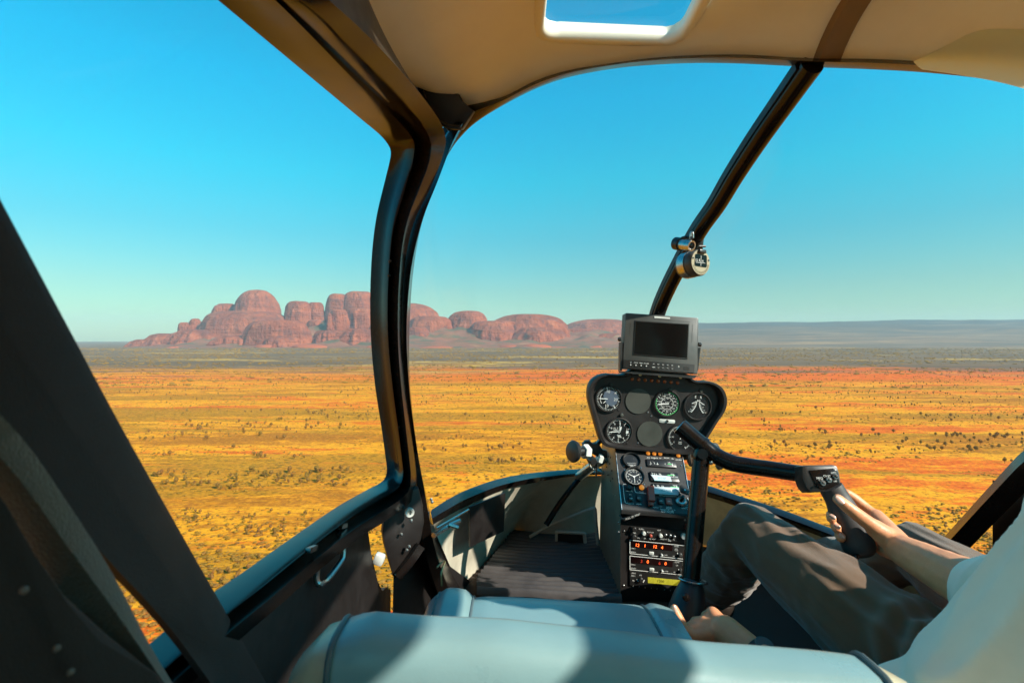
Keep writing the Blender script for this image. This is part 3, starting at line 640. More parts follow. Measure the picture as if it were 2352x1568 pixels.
R1l = [(415, -190, 0.405), (515, -103, 0.445), (631, 0, 0.505), (727, 95, 0.61), (815, 185, 0.755), (890, 255, 0.93), (932, 297, 1.04), (950, 325, 1.08), (951, 352, 1.09), (944, 382, 1.10), (930, 420, 1.11), (908, 494, 1.115), (897, 562, 1.12), (892, 641, 1.12), (890, 720, 1.12), (893, 800, 1.12), (902, 890, 1.11), (914, 980, 1.10), (922, 1045, 1.085), (926, 1085, 1.075), (921, 1110, 1.055), (905, 1127, 1.02), (872, 1146, 0.97), (808, 1186, 0.835), (716, 1255, 0.66), (610, 1341, 0.525), (518, 1413, 0.445), (414, 1505, 0.38), (338, 1575, 0.342), (236, 1680, 0.30)]
R2l = [(468, -195, 0.405), (572, -105, 0.445), (685, 0, 0.505), (776, 88, 0.61), (860, 172, 0.755), (930, 245, 0.93), (972, 290, 1.04), (989, 325, 1.085), (990, 350, 1.095), (982, 385, 1.105), (965, 430, 1.115), (938, 500, 1.12), (924, 565, 1.125), (917, 642, 1.125), (914, 720, 1.125), (915, 800, 1.125), (922, 890, 1.115), (932, 980, 1.105), (940, 1050, 1.09), (944, 1095, 1.08), (939, 1125, 1.06), (920, 1146, 1.02), (884, 1170, 0.965), (817, 1212, 0.83), (724, 1285, 0.655), (622, 1372, 0.52), (532, 1446, 0.44), (426, 1540, 0.375), (348, 1612, 0.338), (244, 1720, 0.297)]
Ol = [(540, -200, 0.42), (640, -108, 0.46), (756, 0, 0.52), (840, 78, 0.625), (918, 160, 0.77), (978, 232, 0.945), (1014, 286, 1.055), (1024, 325, 1.10), (1018, 355, 1.11), (1006, 390, 1.12), (985, 440, 1.13), (953, 505, 1.135), (936, 570, 1.14), (927, 645, 1.14), (923, 720, 1.14), (924, 800, 1.14), (931, 890, 1.13), (943, 980, 1.12), (953, 1055, 1.105), (957, 1105, 1.095), (950, 1142, 1.075), (930, 1165, 1.03), (892, 1192, 0.975), (824, 1236, 0.84), (732, 1310, 0.665), (632, 1398, 0.53), (544, 1474, 0.45), (438, 1570, 0.385), (358, 1645, 0.347), (252, 1755, 0.305)]
G1 = [P(*a).lerp(P(*b), 0.5)*1.006+Vector((-0.010, 0, 0)) for a, b in zip(R1l, R2l)]
strip([PX(Wl), [P(*a).lerp(P(*b), 0.5)*0.992 for a, b in zip(Wl, R1l)], [P(*a).lerp(P(*b), 0.85)*0.985 for a, b in zip(Wl, R1l)], [p*0.985 for p in PX(R1l)], G1, [p*0.975 for p in PX(R2l)], [P(*a).lerp(P(*b), 0.25)*0.98 for a, b in zip(R2l, Ol)], PX(Ol)], black_paint, 'door_frame', door, n=150, thick=0.018, away=(-1, 0.15, 0))
XW = -0.275
def wall(y, z): return Vector((XW, y, z))
dp = [wall(-0.85, -0.27), wall(0.25, -0.265), wall(0.55, -0.285), wall(0.80, -0.315), wall(0.945, -0.345), wall(0.975, -0.36), wall(1.0, -0.42), wall(1.05, -0.50), wall(1.085, -0.535), wall(1.12, -0.545), wall(1.16, -0.57), wall(1.16, FLOOR), wall(-0.85, FLOOR)]
MB().add(*capped([dp, [p+Vector((-0.02, 0, 0)) for p in dp]])).build('door_panel', black_matt, door, sharp=30)
MB().add(*tube(PX([(728, 1296, 0.715), (727, 1330, 0.70), (734, 1341, 0.70), (752, 1330, 0.73), (782, 1290, 0.775), (788, 1275, 0.785), (788, 1250, 0.79)], 28), 0.0042, 8)).build('pull_handle', steel, door)
for (x, y, d) in ((831, 1206, 0.86), (826, 1216, 0.85), (703, 1250, 0.66), (790, 1190, 0.82)):
    MB().add(*lathe([(0.003, 0), (0.003, 0.002), (0, 0.003)], P(x, y, d), P(-x+2352, 776, 1), 8)).build('rivet', steel, door)
for (x, y, d) in ((788, 1209, 0.795), (716, 1262, 0.645)):
    p = P(x, y, d); MB().add(*sweep([p+Vector((0, -0.012, 0.004)), p+Vector((0, 0.012, -0.002))], [(0.003, -0.003), (0.003, 0.003), (-0.003, 0.003), (-0.003, -0.003)])).build('latch_button', steel, door)
obj('door_window_pane', *grid(coons(PX([(-300, -700, 0.30), (666, 109, 0.64), (912, 335, 1.12)]), PX([(330, 1540, 0.36), (600, 1312, 0.55), (905, 1100, 1.10)]), PX([(-300, -700, 0.30), (-60, 500, 0.28), (330, 1540, 0.36)]), PX([(912, 335, 1.12), (868, 720, 1.16), (905, 1100, 1.10)]), 20, 20, (-0.05, 0, 0))), door_glass, door)
# windscreen post (beside the door frame) and lower jamb
inn = PX([(1048, 280, 1.125), (1026, 318, 1.125), (1016, 360, 1.135), (1002, 400, 1.14), (975, 450, 1.145), (950, 510, 1.15), (934, 572, 1.155), (925, 645, 1.155), (921, 720, 1.155), (922, 800, 1.155), (929, 890, 1.145), (941, 980, 1.135), (951, 1055, 1.12), (957, 1110, 1.115), (962, 1180, 1.13), (975, 1260, 1.18), (1000, 1345, 1.27), (1030, 1420, 1.38)])
cre = PX([(1062, 284, 1.12), (1040, 326, 1.12), (1020, 378, 1.125), (1002, 425, 1.13), (976, 490, 1.14), (957, 555, 1.145), (944, 620, 1.15), (937, 690, 1.15), (934, 760, 1.15), (936, 830, 1.15), (942, 910, 1.14), (953, 995, 1.13), (965, 1072, 1.12), (975, 1125, 1.12), (985, 1185, 1.14), (1000, 1262, 1.19), (1028, 1345, 1.28), (1060, 1420, 1.39)])
out = PX([(1078, 284, 1.19), (1050, 318, 1.19), (1030, 350, 1.195), (1006, 400, 1.20), (976, 487, 1.205), (958, 565, 1.21), (947, 645, 1.215), (942, 720, 1.215), (940, 790, 1.215), (941, 870, 1.21), (947, 940, 1.205), (956, 1015, 1.20), (968, 1085, 1.195), (980, 1140, 1.195), (990, 1185, 1.20), (1008, 1240, 1.25), (1034, 1300, 1.42), (1064, 1352, 1.58)])
strip([inn, cre, out], black_paint, 'windscreen_post', heli, n=90, thick=0.02, away=(-0.6, 0.8, 0))
# teardrop hinge plate with white washer
plate = [(905, 1152), (890, 1172), (880, 1196), (877, 1222), (881, 1250), (892, 1290), (903, 1325), (909, 1329), (918, 1318), (936, 1298), (955, 1270), (968, 1240), (975, 1200), (972, 1160), (962, 1120), (945, 1125), (925, 1138)]
hp = MB().add(*prism([P(x, y, 1.035+(x-900)*0.0006) for x, y in plate], Vector((-0.35, 0.94, 0))*0.016, bev=0.006)).build('hinge_plate', black_matt, heli)
MB().add(*sweep(PX([(912, 1322, 1.035), (940, 1290, 1.045), (966, 1252, 1.06)], 8), [(0.008, -0.008), (0.008, 0.008), (-0.008, 0.008), (-0.008, -0.008)])).build('hinge_ledge', black_paint, heli)
wv, wf = lathe([(0.0045, 0.0), (0.0045, 0.006), (0.0085, 0.007), (0.0098, 0.004), (0.0098, 0)], P(940, 1176, 1.035), Vector((0.35, -0.94, 0.15)), 24); MB().add(wv, wf[:-1]).build('washer', plastic_white, heli)
MB().add(*box(P(871, 1283, 1.02), (0.020, 0.02, 0.022), Matrix.Rotation(0.35, 3, 'Y'), 0.005)).build('clip', plastic_white, heli)
for (x, y, d) in ((944, 1194, 1.04), (921, 1226, 1.04), (939, 1254, 1.045), (934, 1262, 1.045), (990, 1146, 1.17), (992, 1152, 1.17), (976, 396, 1.10)):
    MB().add(*lathe([(0.0035, 0), (0.0035, 0.003), (0, 0.004)], P(x, y, d), (0.3, -1, 0.1), 8)).build('screw', steel, heli)
for y_ in (600, 632, 980): MB().add(*lathe([(0.004, 0), (0.003, 0.003), (0, 0.004)], P(np.interp(y_, [600, 632, 980], [896, 894, 916]), y_, 1.10), (0.2, -1, 0), 8)).build('frame_screw', black_paint, heli)

# B-post in the foreground and rear side panel
bp_r = [Vector((-0.268, 0.10, 0.37)), Vector((-0.268, 0.17, 0.24))]+PX([(-260, 10, 0.22), (-120, 235, 0.235), (0, 457, 0.25), (156, 750, 0.285), (279, 980, 0.325), (417, 1226, 0.385), (521, 1409, 0.445), (612, 1568, 0.51), (690, 1700, 0.57)])
bp_l = [Vector((-0.266, -0.03, 0.37)), Vector((-0.266, 0.09, 0.20))]+PX([(-420, 560, 0.195), (-280, 700, 0.205), (-150, 850, 0.215), (0, 1000, 0.235), (120, 1140, 0.255), (243, 1280, 0.282), (336, 1378, 0.31), (412, 1468, 0.345), (490, 1576, 0.37)])
strip([bp_l, [a.lerp(b, 0.5)*0.97 for a, b in zip(bp_l, bp_r)], [a.lerp(b, 0.93)*0.985 for a, b in zip(bp_l, bp_r)], bp_r], dark_trim, 'door_post', heli, n=40, thick=0.005, away=(-1, 0.1, -0.3))
rp_ = PX([(-150, 950, 0.185), (0, 1130, 0.20), (70, 1250, 0.21), (150, 1360, 0.222), (260, 1460, 0.245), (370, 1550, 0.27), (470, 1700, 0.30), (300, 1900, 0.26), (-150, 1900, 0.185)])
MB().add(*prism(rp_, (-0.03, 0.012, 0), bev=0.006)).build('rear_side_panel', dark_trim, heli)
rivet_dark = M('rivet_dark', (0.10, 0.075, 0.06), 0.4)
for (x, y, d) in ((55, 1355, 0.200), (130, 1488, 0.215), (162, 1542, 0.222)):
    MB().add(*lathe([(0.0016, 0), (0.0013, 0.001), (0, 0.0014)], P(x, y, d), (0.8, -0.6, 0.2), 10)).build('rivet', rivet_dark, heli)
MB().add(*tube(catmull([P(430, -145, 0.44)+Vector((-0.01, 0, 0)), Vector((-0.285, 0.30, 0.372)), Vector((-0.285, -0.2, 0.385)), Vector((-0.285, -0.85, 0.39))], 20), 0.036, 12)).build('left_roof_rail', black_paint, heli)
# right post, sill and lower walls
rpost = [Vector((1.0, 0.80, 0.42)), Vector((1.16, 0.98, 0.22)), Vector((1.19, 1.09, -0.05)), P(2415, 1010, 1.135), P(2352, 1080, 1.175), P(2264, 1173, 1.275), P(2177, 1266, 1.39), P(2150, 1292, 1.43)]
MB().add(*sweep(catmull(rpost, 40), [(0.024, -0.02), (0.024, 0.02), (0.0, 0.028), (-0.026, 0.02), (-0.028, 0), (-0.026, -0.02)])).build('right_post', black_paint, heli)
MB().add(*tube(catmull([Vector((1.20, 1.15, -0.36)), Vector((1.22, 0.6, -0.34)), Vector((1.22, -0.85, -0.30))], 16), 0.028, 10)).build('right_sill', black_paint, heli)
obj('right_wall', [(1.22, 1.3, -0.36), (1.22, -0.85, -0.30), (1.22, -0.85, FLOOR), (1.22, 1.3, FLOOR)], [(0, 1, 2, 3)], black_matt, heli, smooth=False)
MB().add(*tube(catmull([rpost[0], Vector((1.08, 0.3, 0.50)), Vector((1.1, -0.85, 0.50))], 16), 0.035, 10)).build('right_roof_rail', black_paint, heli)
obj('rear_bulkhead', [(-0.28, -0.85, FLOOR), (1.22, -0.85, FLOOR), (1.1, -0.85, 0.64), (-0.22, -0.85, 0.64)], [(0, 1, 2, 3)], headliner, heli, smooth=False)  # unseen wall, given the pale lining colour to bounce light into the cabin
# nose: lower windscreen bow, footwell walls, floor
bwU = PX([(989, 1176, 1.20), (1032, 1149, 1.31), (1076, 1127, 1.44), (1139, 1105, 1.62), (1201, 1092, 1.74), (1264, 1085, 1.83), (1326, 1080, 1.90), (1420, 1078, 1.95), (1530, 1092, 1.93), (1627, 1117, 1.86), (1691, 1138, 1.78), (1807, 1176, 1.62), (1905, 1213, 1.50), (2030, 1260, 1.40), (2150, 1290, 1.36)])
bwM = PX([(992, 1190, 1.175), (1040, 1162, 1.29), (1076, 1143, 1.41), (1148, 1115, 1.59), (1216, 1099, 1.71), (1264, 1093, 1.80), (1326, 1087, 1.87), (1420, 1085, 1.92), (1530, 1103, 1.90), (1627, 1129, 1.83), (1691, 1149, 1.75), (1807, 1189, 1.59), (1908, 1227, 1.47), (2030, 1276, 1.37), (2150, 1306, 1.33)])
bwL = PX([(995, 1204, 1.20), (1040, 1178, 1.32), (1076, 1160, 1.43), (1157, 1124, 1.63), (1232, 1107, 1.75), (1264, 1101, 1.82), (1326, 1093, 1.89), (1420, 1091, 1.94), (1530, 1112, 1.92), (1627, 1141, 1.85), (1691, 1162, 1.77), (1807, 1203, 1.61), (1916, 1244, 1.49), (2030, 1294, 1.39), (2150, 1324, 1.35)])
strip([bwU, bwM, bwL], black_paint, 'nose_bow', heli, n=90, thick=0.02, away=(0, 1, 0))
top = [p*1.008 for p in bwL]
botL = [P(1006, 1240, 1.24), P(1028, 1290, 1.40), P(1060, 1348, 1.575), Vector((-0.11, 1.70, FLOOR-.01)), Vector((0.0, 1.99, FLOOR-.01)), Vector((0.08, 1.965, FLOOR-.01)), Vector((0.20, 1.945, FLOOR-.01)), Vector((0.40, 1.94, FLOOR-.01))]
tl = catmull(top[:8], 40); bl = catmull(botL, 40)
obj('footwell_wall', *grid([[a.lerp(b, k/12)+Vector((-0.01, 0.015, 0))*math.sin(math.pi*k/12) for a, b in zip(tl, bl)] for k in range(13)]), composite, heli)
tr_ = catmull(top[7:], 30); brr = catmull([Vector((0.40, 1.94, FLOOR-.01)), Vector((0.62, 1.92, FLOOR-.01)), Vector((0.85, 1.78, FLOOR-.01)), Vector((1.05, 1.5, FLOOR-.01)), Vector((1.18, 1.3, FLOOR-.01))], 30)
wr = obj('footwell_wall', *grid([[a.lerp(b, k/8) for a, b in zip(tr_, brr)] for k in range(9)]), tan_shell, heli); wr['label'] = 'tan footwell wall ahead of the pilot'
floor_carpet = M('floor_carpet', (0.030, 0.018, 0.012), 0.9, var=0.3, bump=0.5, bs=600)
fl = [(-0.28, -0.85), (1.22, -0.85), (1.22, 1.3), (1.05, 1.52), (0.85, 1.79), (0.62, 1.93), (0.40, 1.95), (0.08, 1.98), (-0.02, 2.0), (-0.12, 1.7), (-0.2, 1.5), (-0.28, 1.2)]
obj('cabin_floor', [(x, y, FLOOR-0.004) for x, y in fl], [tuple(range(len(fl)))], floor_carpet, heli, smooth=False)
jm = [P(957, 1105, 1.15), P(985, 1180, 1.195), P(1008, 1240, 1.235), P(1034, 1300, 1.40), P(1064, 1352, 1.57), Vector((-0.13, 1.60, FLOOR)), Vector((-0.272, 1.16, FLOOR)), Vector((-0.262, 1.14, -0.36))]
obj('door_jamb', jm, [tuple(range(len(jm)))], black_matt, heli, smooth=False)
# dark stowage patch, brace, cord trim, hinge arm of the footwell
MB().add(*prism(PX([(1079, 1164, 1.38), (1161, 1131, 1.56), (1157, 1219, 1.60), (1080, 1256, 1.43)]), (-0.004, 0.004, 0))).build('kick_panel', black_matt, heli)
MB().add(*tube(PX([(1331, 1098, 1.86), (1290, 1150, 1.82), (1254, 1205, 1.80)], 10), 0.010, 10)).build('brace_tube', black_paint, heli)
MB().add(*tube(PX([(1217, 1232, 1.90), (1262, 1207, 1.88), (1320, 1183, 1.84), (1362, 1167, 1.80), (1367, 1172, 1.80), (1369, 1200, 1.81), (1374, 1250, 1.82)], 30), 0.006, 8)).build('cord_trim', trim_cord, heli)
MB().add(*tube(PX([(1279, 1246, 1.86), (1279, 1224, 1.86), (1282, 1221, 1.86), (1338, 1224, 1.84), (1342, 1228, 1.84), (1344, 1246, 1.84)], 24), 0.006, 8)).build('cord_trim', trim_cord, heli)
MB().add(*prism(PX([(1282, 1226, 1.855), (1338, 1228, 1.84), (1340, 1246, 1.84), (1281, 1246, 1.855)]), (0, 0.005, 0))).build('vent_slot', black_matt, heli)
ar = MB(); ar.add(*tube(PX([(996, 1229, 1.15), (1030, 1208, 1.22), (1055, 1196, 1.27)], 6), 0.006, 8)); ar.add(*tube(PX([(1030, 1204, 1.215), (1052, 1211, 1.22)], 3), 0.005, 8)); ar.add(*tube(PX([(1002, 1213, 1.16), (1076, 1170, 1.36)], 4), 0.003, 6))
ar.build('stay_arm', steel, heli)
MB().add(*tube(PX([(1003, 1303, 1.20), (1016, 1290, 1.24), (1022, 1290, 1.25), (1014, 1312, 1.23), (1014, 1345, 1.22)], 16), 0.0022, 6)).build('loose_wire', brass, heli)
# windscreen panes either side of the strut, and strut
ST = [(1866, 149, 0.965), (1804, 236, 1.05), (1746, 318, 1.13), (1692, 400, 1.22), (1650, 470, 1.30), (1608, 530, 1.37), (1563, 612, 1.46), (1532, 674, 1.53), (1512, 725, 1.59), (1494, 800, 1.68), (1480, 900, 1.78), (1470, 1000, 1.88), (1466, 1085, 1.955)]
stp = PX(ST)
MB().add(*tube(catmull(stp, 60), [0.0215-0.004*i/59 for i in range(60)], 16)).build('windscreen_strut', black_paint, heli)
edge = [p+Vector((-0.022+0.006*i/12, 0.012, 0.004)) for i, p in enumerate(stp)]
MB().add(*sweep(catmull(edge, 60), [(0.009, -0.004), (0.009, 0.004), (-0.009, 0.004), (-0.009, -0.004)])).build('strut_seal', black_matt, heli)
MB().add(*tube(catmull([p+Vector((-0.014, -0.012, 0.0)) for p in stp[5:9]], 20), 0.0018, 6)).build('strut_wire', plastic_black, heli)
for i in (3, 7): MB().add(*tube([stp[i]+Vector((-0.019, -0.012, 0)), stp[i]+Vector((0.0, -0.021, 0)), stp[i]+Vector((0.018, -0.012, 0))], 0.0018, 6)).build('cable_tie', plastic_black, heli)
iy = min(range(len(bowlow)), key=lambda i: (bowlow[i]-stp[0]).length)
topL = bowlow[2:iy+1]; topL[-1] = stp[0]
obj('windscreen_pane', *grid(coons(topL, [bwU[0]]+bwU[1:7]+[stp[-1]], [topL[0]]+out[4:13]+[bwU[0]], stp, 26, 26, (-0.05, 0.10, 0.05))), windscreen_glass, heli)
topR = [stp[0]]+bowlow[iy+1:]; rpl = [topR[-1]]+[Vector((1.19, 1.12, -0.05))]+[P(2264, 1173, 1.29), bwU[-1]]
obj('windscreen_pane', *grid(coons(topR, [stp[-1]]+bwU[8:], stp, rpl, 26, 26, (0.05, 0.10, 0.05))), windscreen_glass, heli)

# ------------------------------------------------------------------ sun visor sheet
vz = coons(PX([(2100, 143, 0.90), (2180, 104, 0.885), (2251, 72, 0.87), (2352, 69, 0.85), (2460, 80, 0.82)]), PX([(2118, 160, 0.885), (2200, 172, 0.86), (2280, 186, 0.84), (2352, 204, 0.82), (2460, 235, 0.79)]), PX([(2100, 143, 0.90), (2108, 152, 0.89), (2118, 160, 0.885)]), PX([(2460, 80, 0.82), (2460, 160, 0.80), (2460, 235, 0.79)]), 24, 12, (0, 0.01, 0.01))
v, f = grid(vz); n_ = len(v); vo_ = obj('sun_visor', v+[p+Vector((0, 0.002, 0.002)) for p in v], f+[tuple(i+n_ for i in q[::-1]) for q in f], visor_mat, loc=P(2240, 140, 0.86)); tag(vo_, 'pale translucent sun visor sheet tucked under the headliner above the windscreen', 'sun visor')

# ------------------------------------------------------------------ front passenger seat
def cushion(stations, prof_n=28, exp=3.2):      # stations: (x, ycen, zcen, half y, half z)
    rows = []
    for x, yc, zc_, hy, hz, tilt in stations:
        r_ = []
        for j in range(prof_n):
            a = 2*math.pi*j/prof_n; c, s = math.cos(a), math.sin(a)
            yy = math.copysign(abs(c)**(2/exp), c)*hy; zz = math.copysign(abs(s)**(2/exp), s)*hz
            r_.append(Vector((x, yc+yy+zz*tilt, zc_+zz)))
        rows.append(r_)
    return rows
seat = empty('cockpit_chair', (0.08, 0.6, FLOOR), 'blue-grey leather front passenger seat with cream edges, in the foreground', 'seat')
def back_st(x):
    ztop = np.interp(x, [-0.205, -0.19, -0.165, -0.13, 0.0, 0.2, 0.32, 0.355, 0.375], [-0.33, -0.285, -0.259, -0.248, -0.256, -0.277, -0.289, -0.308, -0.352])
    hy = np.interp(x, [-0.205, -0.185, -0.15, 0.30, 0.35, 0.375], [0.022, 0.038, 0.046, 0.046, 0.038, 0.02]); zb = -0.70
    return (x, 0.47, (ztop+zb)/2, hy, (ztop-zb)/2, -0.10)
xsL = [-0.205, -0.198, -0.188, -0.176, -0.165, -0.152]; xsM = list(np.linspace(-0.148, 0.315, 40)); xsR = [0.319, 0.33, 0.342, 0.355, 0.366, 0.375]
def bump_top(rows, amp, sd_):
    for r_ in rows:
        for p in r_: p.z += amp*mnoise.noise(Vector((p.x*9+sd_, p.y*9, p.z*7))); p.y += amp*mnoise.noise(Vector((p.x*8, p.z*9+sd_, 3)))
    return rows
MB().add(*capped(bump_top(cushion([back_st(x) for x in xsL], 56, 4.0), 0.003, 1))).build('backrest_side', leather_edge, seat)
MB().add(*capped(bump_top(cushion([back_st(x) for x in xsM], 56, 4.0), 0.004, 5))).build('backrest', leather, seat)
rside = MB().add(*capped(bump_top(cushion([back_st(x) for x in xsR], 56, 4.0), 0.003, 9))).build('backrest_side', leather_edge, seat)
for xx in (-0.150, 0.317):
    st_ = back_st(xx); rr_ = cushion([(xx, st_[1], st_[2], st_[3]+0.0015, st_[4]+0.0015, st_[5])], 56, 4.0)[0]
    MB().add(*tube(rr_+[rr_[0]], 0.0028, 8)).build('piping', piping_mat, seat)
def cush_st(x):
    zt = np.interp(x, [-0.165, -0.15, -0.12, -0.085, -0.072, -0.05, 0.1, 0.24, 0.25, 0.265, 0.30, 0.325], [-0.51, -0.472, -0.456, -0.464, -0.480, -0.477, -0.485, -0.494, -0.498, -0.491, -0.498, -0.545])
    hy = np.interp(x, [-0.165, -0.14, -0.10, 0.28, 0.31, 0.325], [0.14, 0.165, 0.18, 0.18, 0.165, 0.14]); return (x, 0.83, (zt-0.66)/2, hy, (zt+0.66)/2, 0.0)
for nm, xr, mt in (('cushion_bolster', np.linspace(-0.165, -0.074, 14), leather), ('seat_cushion', np.linspace(-0.071, 0.248, 24), leather), ('cushion_bolster', np.linspace(0.251, 0.325, 12), leather)):
    MB().add(*capped(bump_top(cushion([cush_st(x) for x in xr], 56, 3.6), 0.003, 3))).build(nm, mt, seat)
for xx in (-0.0725, 0.2495, -0.135):
    st_ = cush_st(xx); rr_ = cushion([(xx, st_[1], st_[2], st_[3]+0.001, st_[4]+0.001, 0)], 56, 3.6)[0]
    MB().add(*tube(rr_+[rr_[0]], 0.0026 if xx != -0.135 else 0.0014, 8)).build('piping', piping_mat, seat)
MB().add(*box((0.08, 0.75, -0.71), (0.42, 0.40, 0.10), None, 0.01)).build('seat_base', black_matt, seat)
pseat = empty('cockpit_chair', (0.78, 0.6, FLOOR), 'front seat the pilot sits in, mostly hidden behind his white sleeve', 'seat')
dxp = 0.70
for ch in list(seat.children):
    c = ch.copy(); COL.objects.link(c); c.parent = pseat; c.location = (0, 0, -0.06) if 'back' in ch.name else (0, -0.16, -0.06)

# ------------------------------------------------------------------ floor mat
rows = []
NM = 17*10
for i in range(NM+1):
    v_ = i/NM; y = 1.46+(1.985-1.46)*v_
    xl = np.interp(y, [1.40, 1.55, 1.98], [-0.10, -0.11, 0.002]); xr_ = 0.315
    row = []
    for j in range(13):
        u = j/12; x = xl+(xr_-xl)*u; yy = y-0.04*math.sin(math.pi*u)*v_+0.05*(1-u)*(1-v_)
        ph = (v_*17) % 1.0; zz = 0.004+0.019*abs(math.sin(math.pi*ph))**0.7
        row.append(Vector((x, yy, FLOOR+zz+0.004*mnoise.noise(Vector((x*9, y*9, 0))))))
    rows.append(row)
fm = obj('floor_mat', *grid(rows), rubber, loc=(0.1, 1.7, FLOOR), sharp=60); tag(fm, 'ribbed black rubber mat on the passenger footwell floor', 'floor mat')

# ------------------------------------------------------------------ instrument console
con = empty('instrument_console', (0.42, 1.6, FLOOR), 'black instrument console with round dials on top and radios stacked below', 'instrument console')
ra = R(4.6)
PL = Plane((0.45, 1.60, -0.24), (math.cos(ra), 0, -math.sin(ra)), (math.sin(ra), 0, math.cos(ra)))
Z = lambda x, y: (1347.4+x*0.14583, 845.2+y*0.14583)
OUT = [(700, 35), (800, 28), (1120, 50), (1450, 75), (1570, 90), (1640, 130), (1690, 180), (1760, 210), (1860, 213), (1960, 217), (2080, 260), (2170, 340), (2215, 450), (2220, 560), (2180, 690), (2060, 870), (1900, 1130), (1800, 1250), (1720, 1325), (1600, 1365), (1300, 1350), (900, 1310), (470, 1272), (300, 1228), (220, 1150), (170, 1010), (120, 830), (70, 660), (28, 490), (32, 330), (80, 210), (180, 130), (300, 97), (420, 100), (540, 106), (620, 85)]
op = [P(*Z(*q), 1.575) for q in OUT]; op = catmull(op+[op[0]], 120)[:-1]; cpt = sum(op, Vector())/len(op)
def inset(pts, k, y): return [Vector((p.x+(cpt.x-p.x)*k, y, p.z+(cpt.z-p.z)*k)) for p in pts]
rows = [inset(op, 0.09, 1.601), inset(op, 0.085, 1.585), inset(op, 0.05, 1.574), inset(op, 0.01, 1.574), inset(op, -0.005, 1.584), inset(op, 0.0, 1.62), inset(op, 0.25, 1.74), inset(op, 0.5, 1.76)]
hood = obj('panel_hood', *capped(rows), black_matt, con, sharp=40)
obj('instrument_panel', inset(op, 0.085, 1.5985), [tuple(range(len(op)))], panel_black, con, smooth=False)
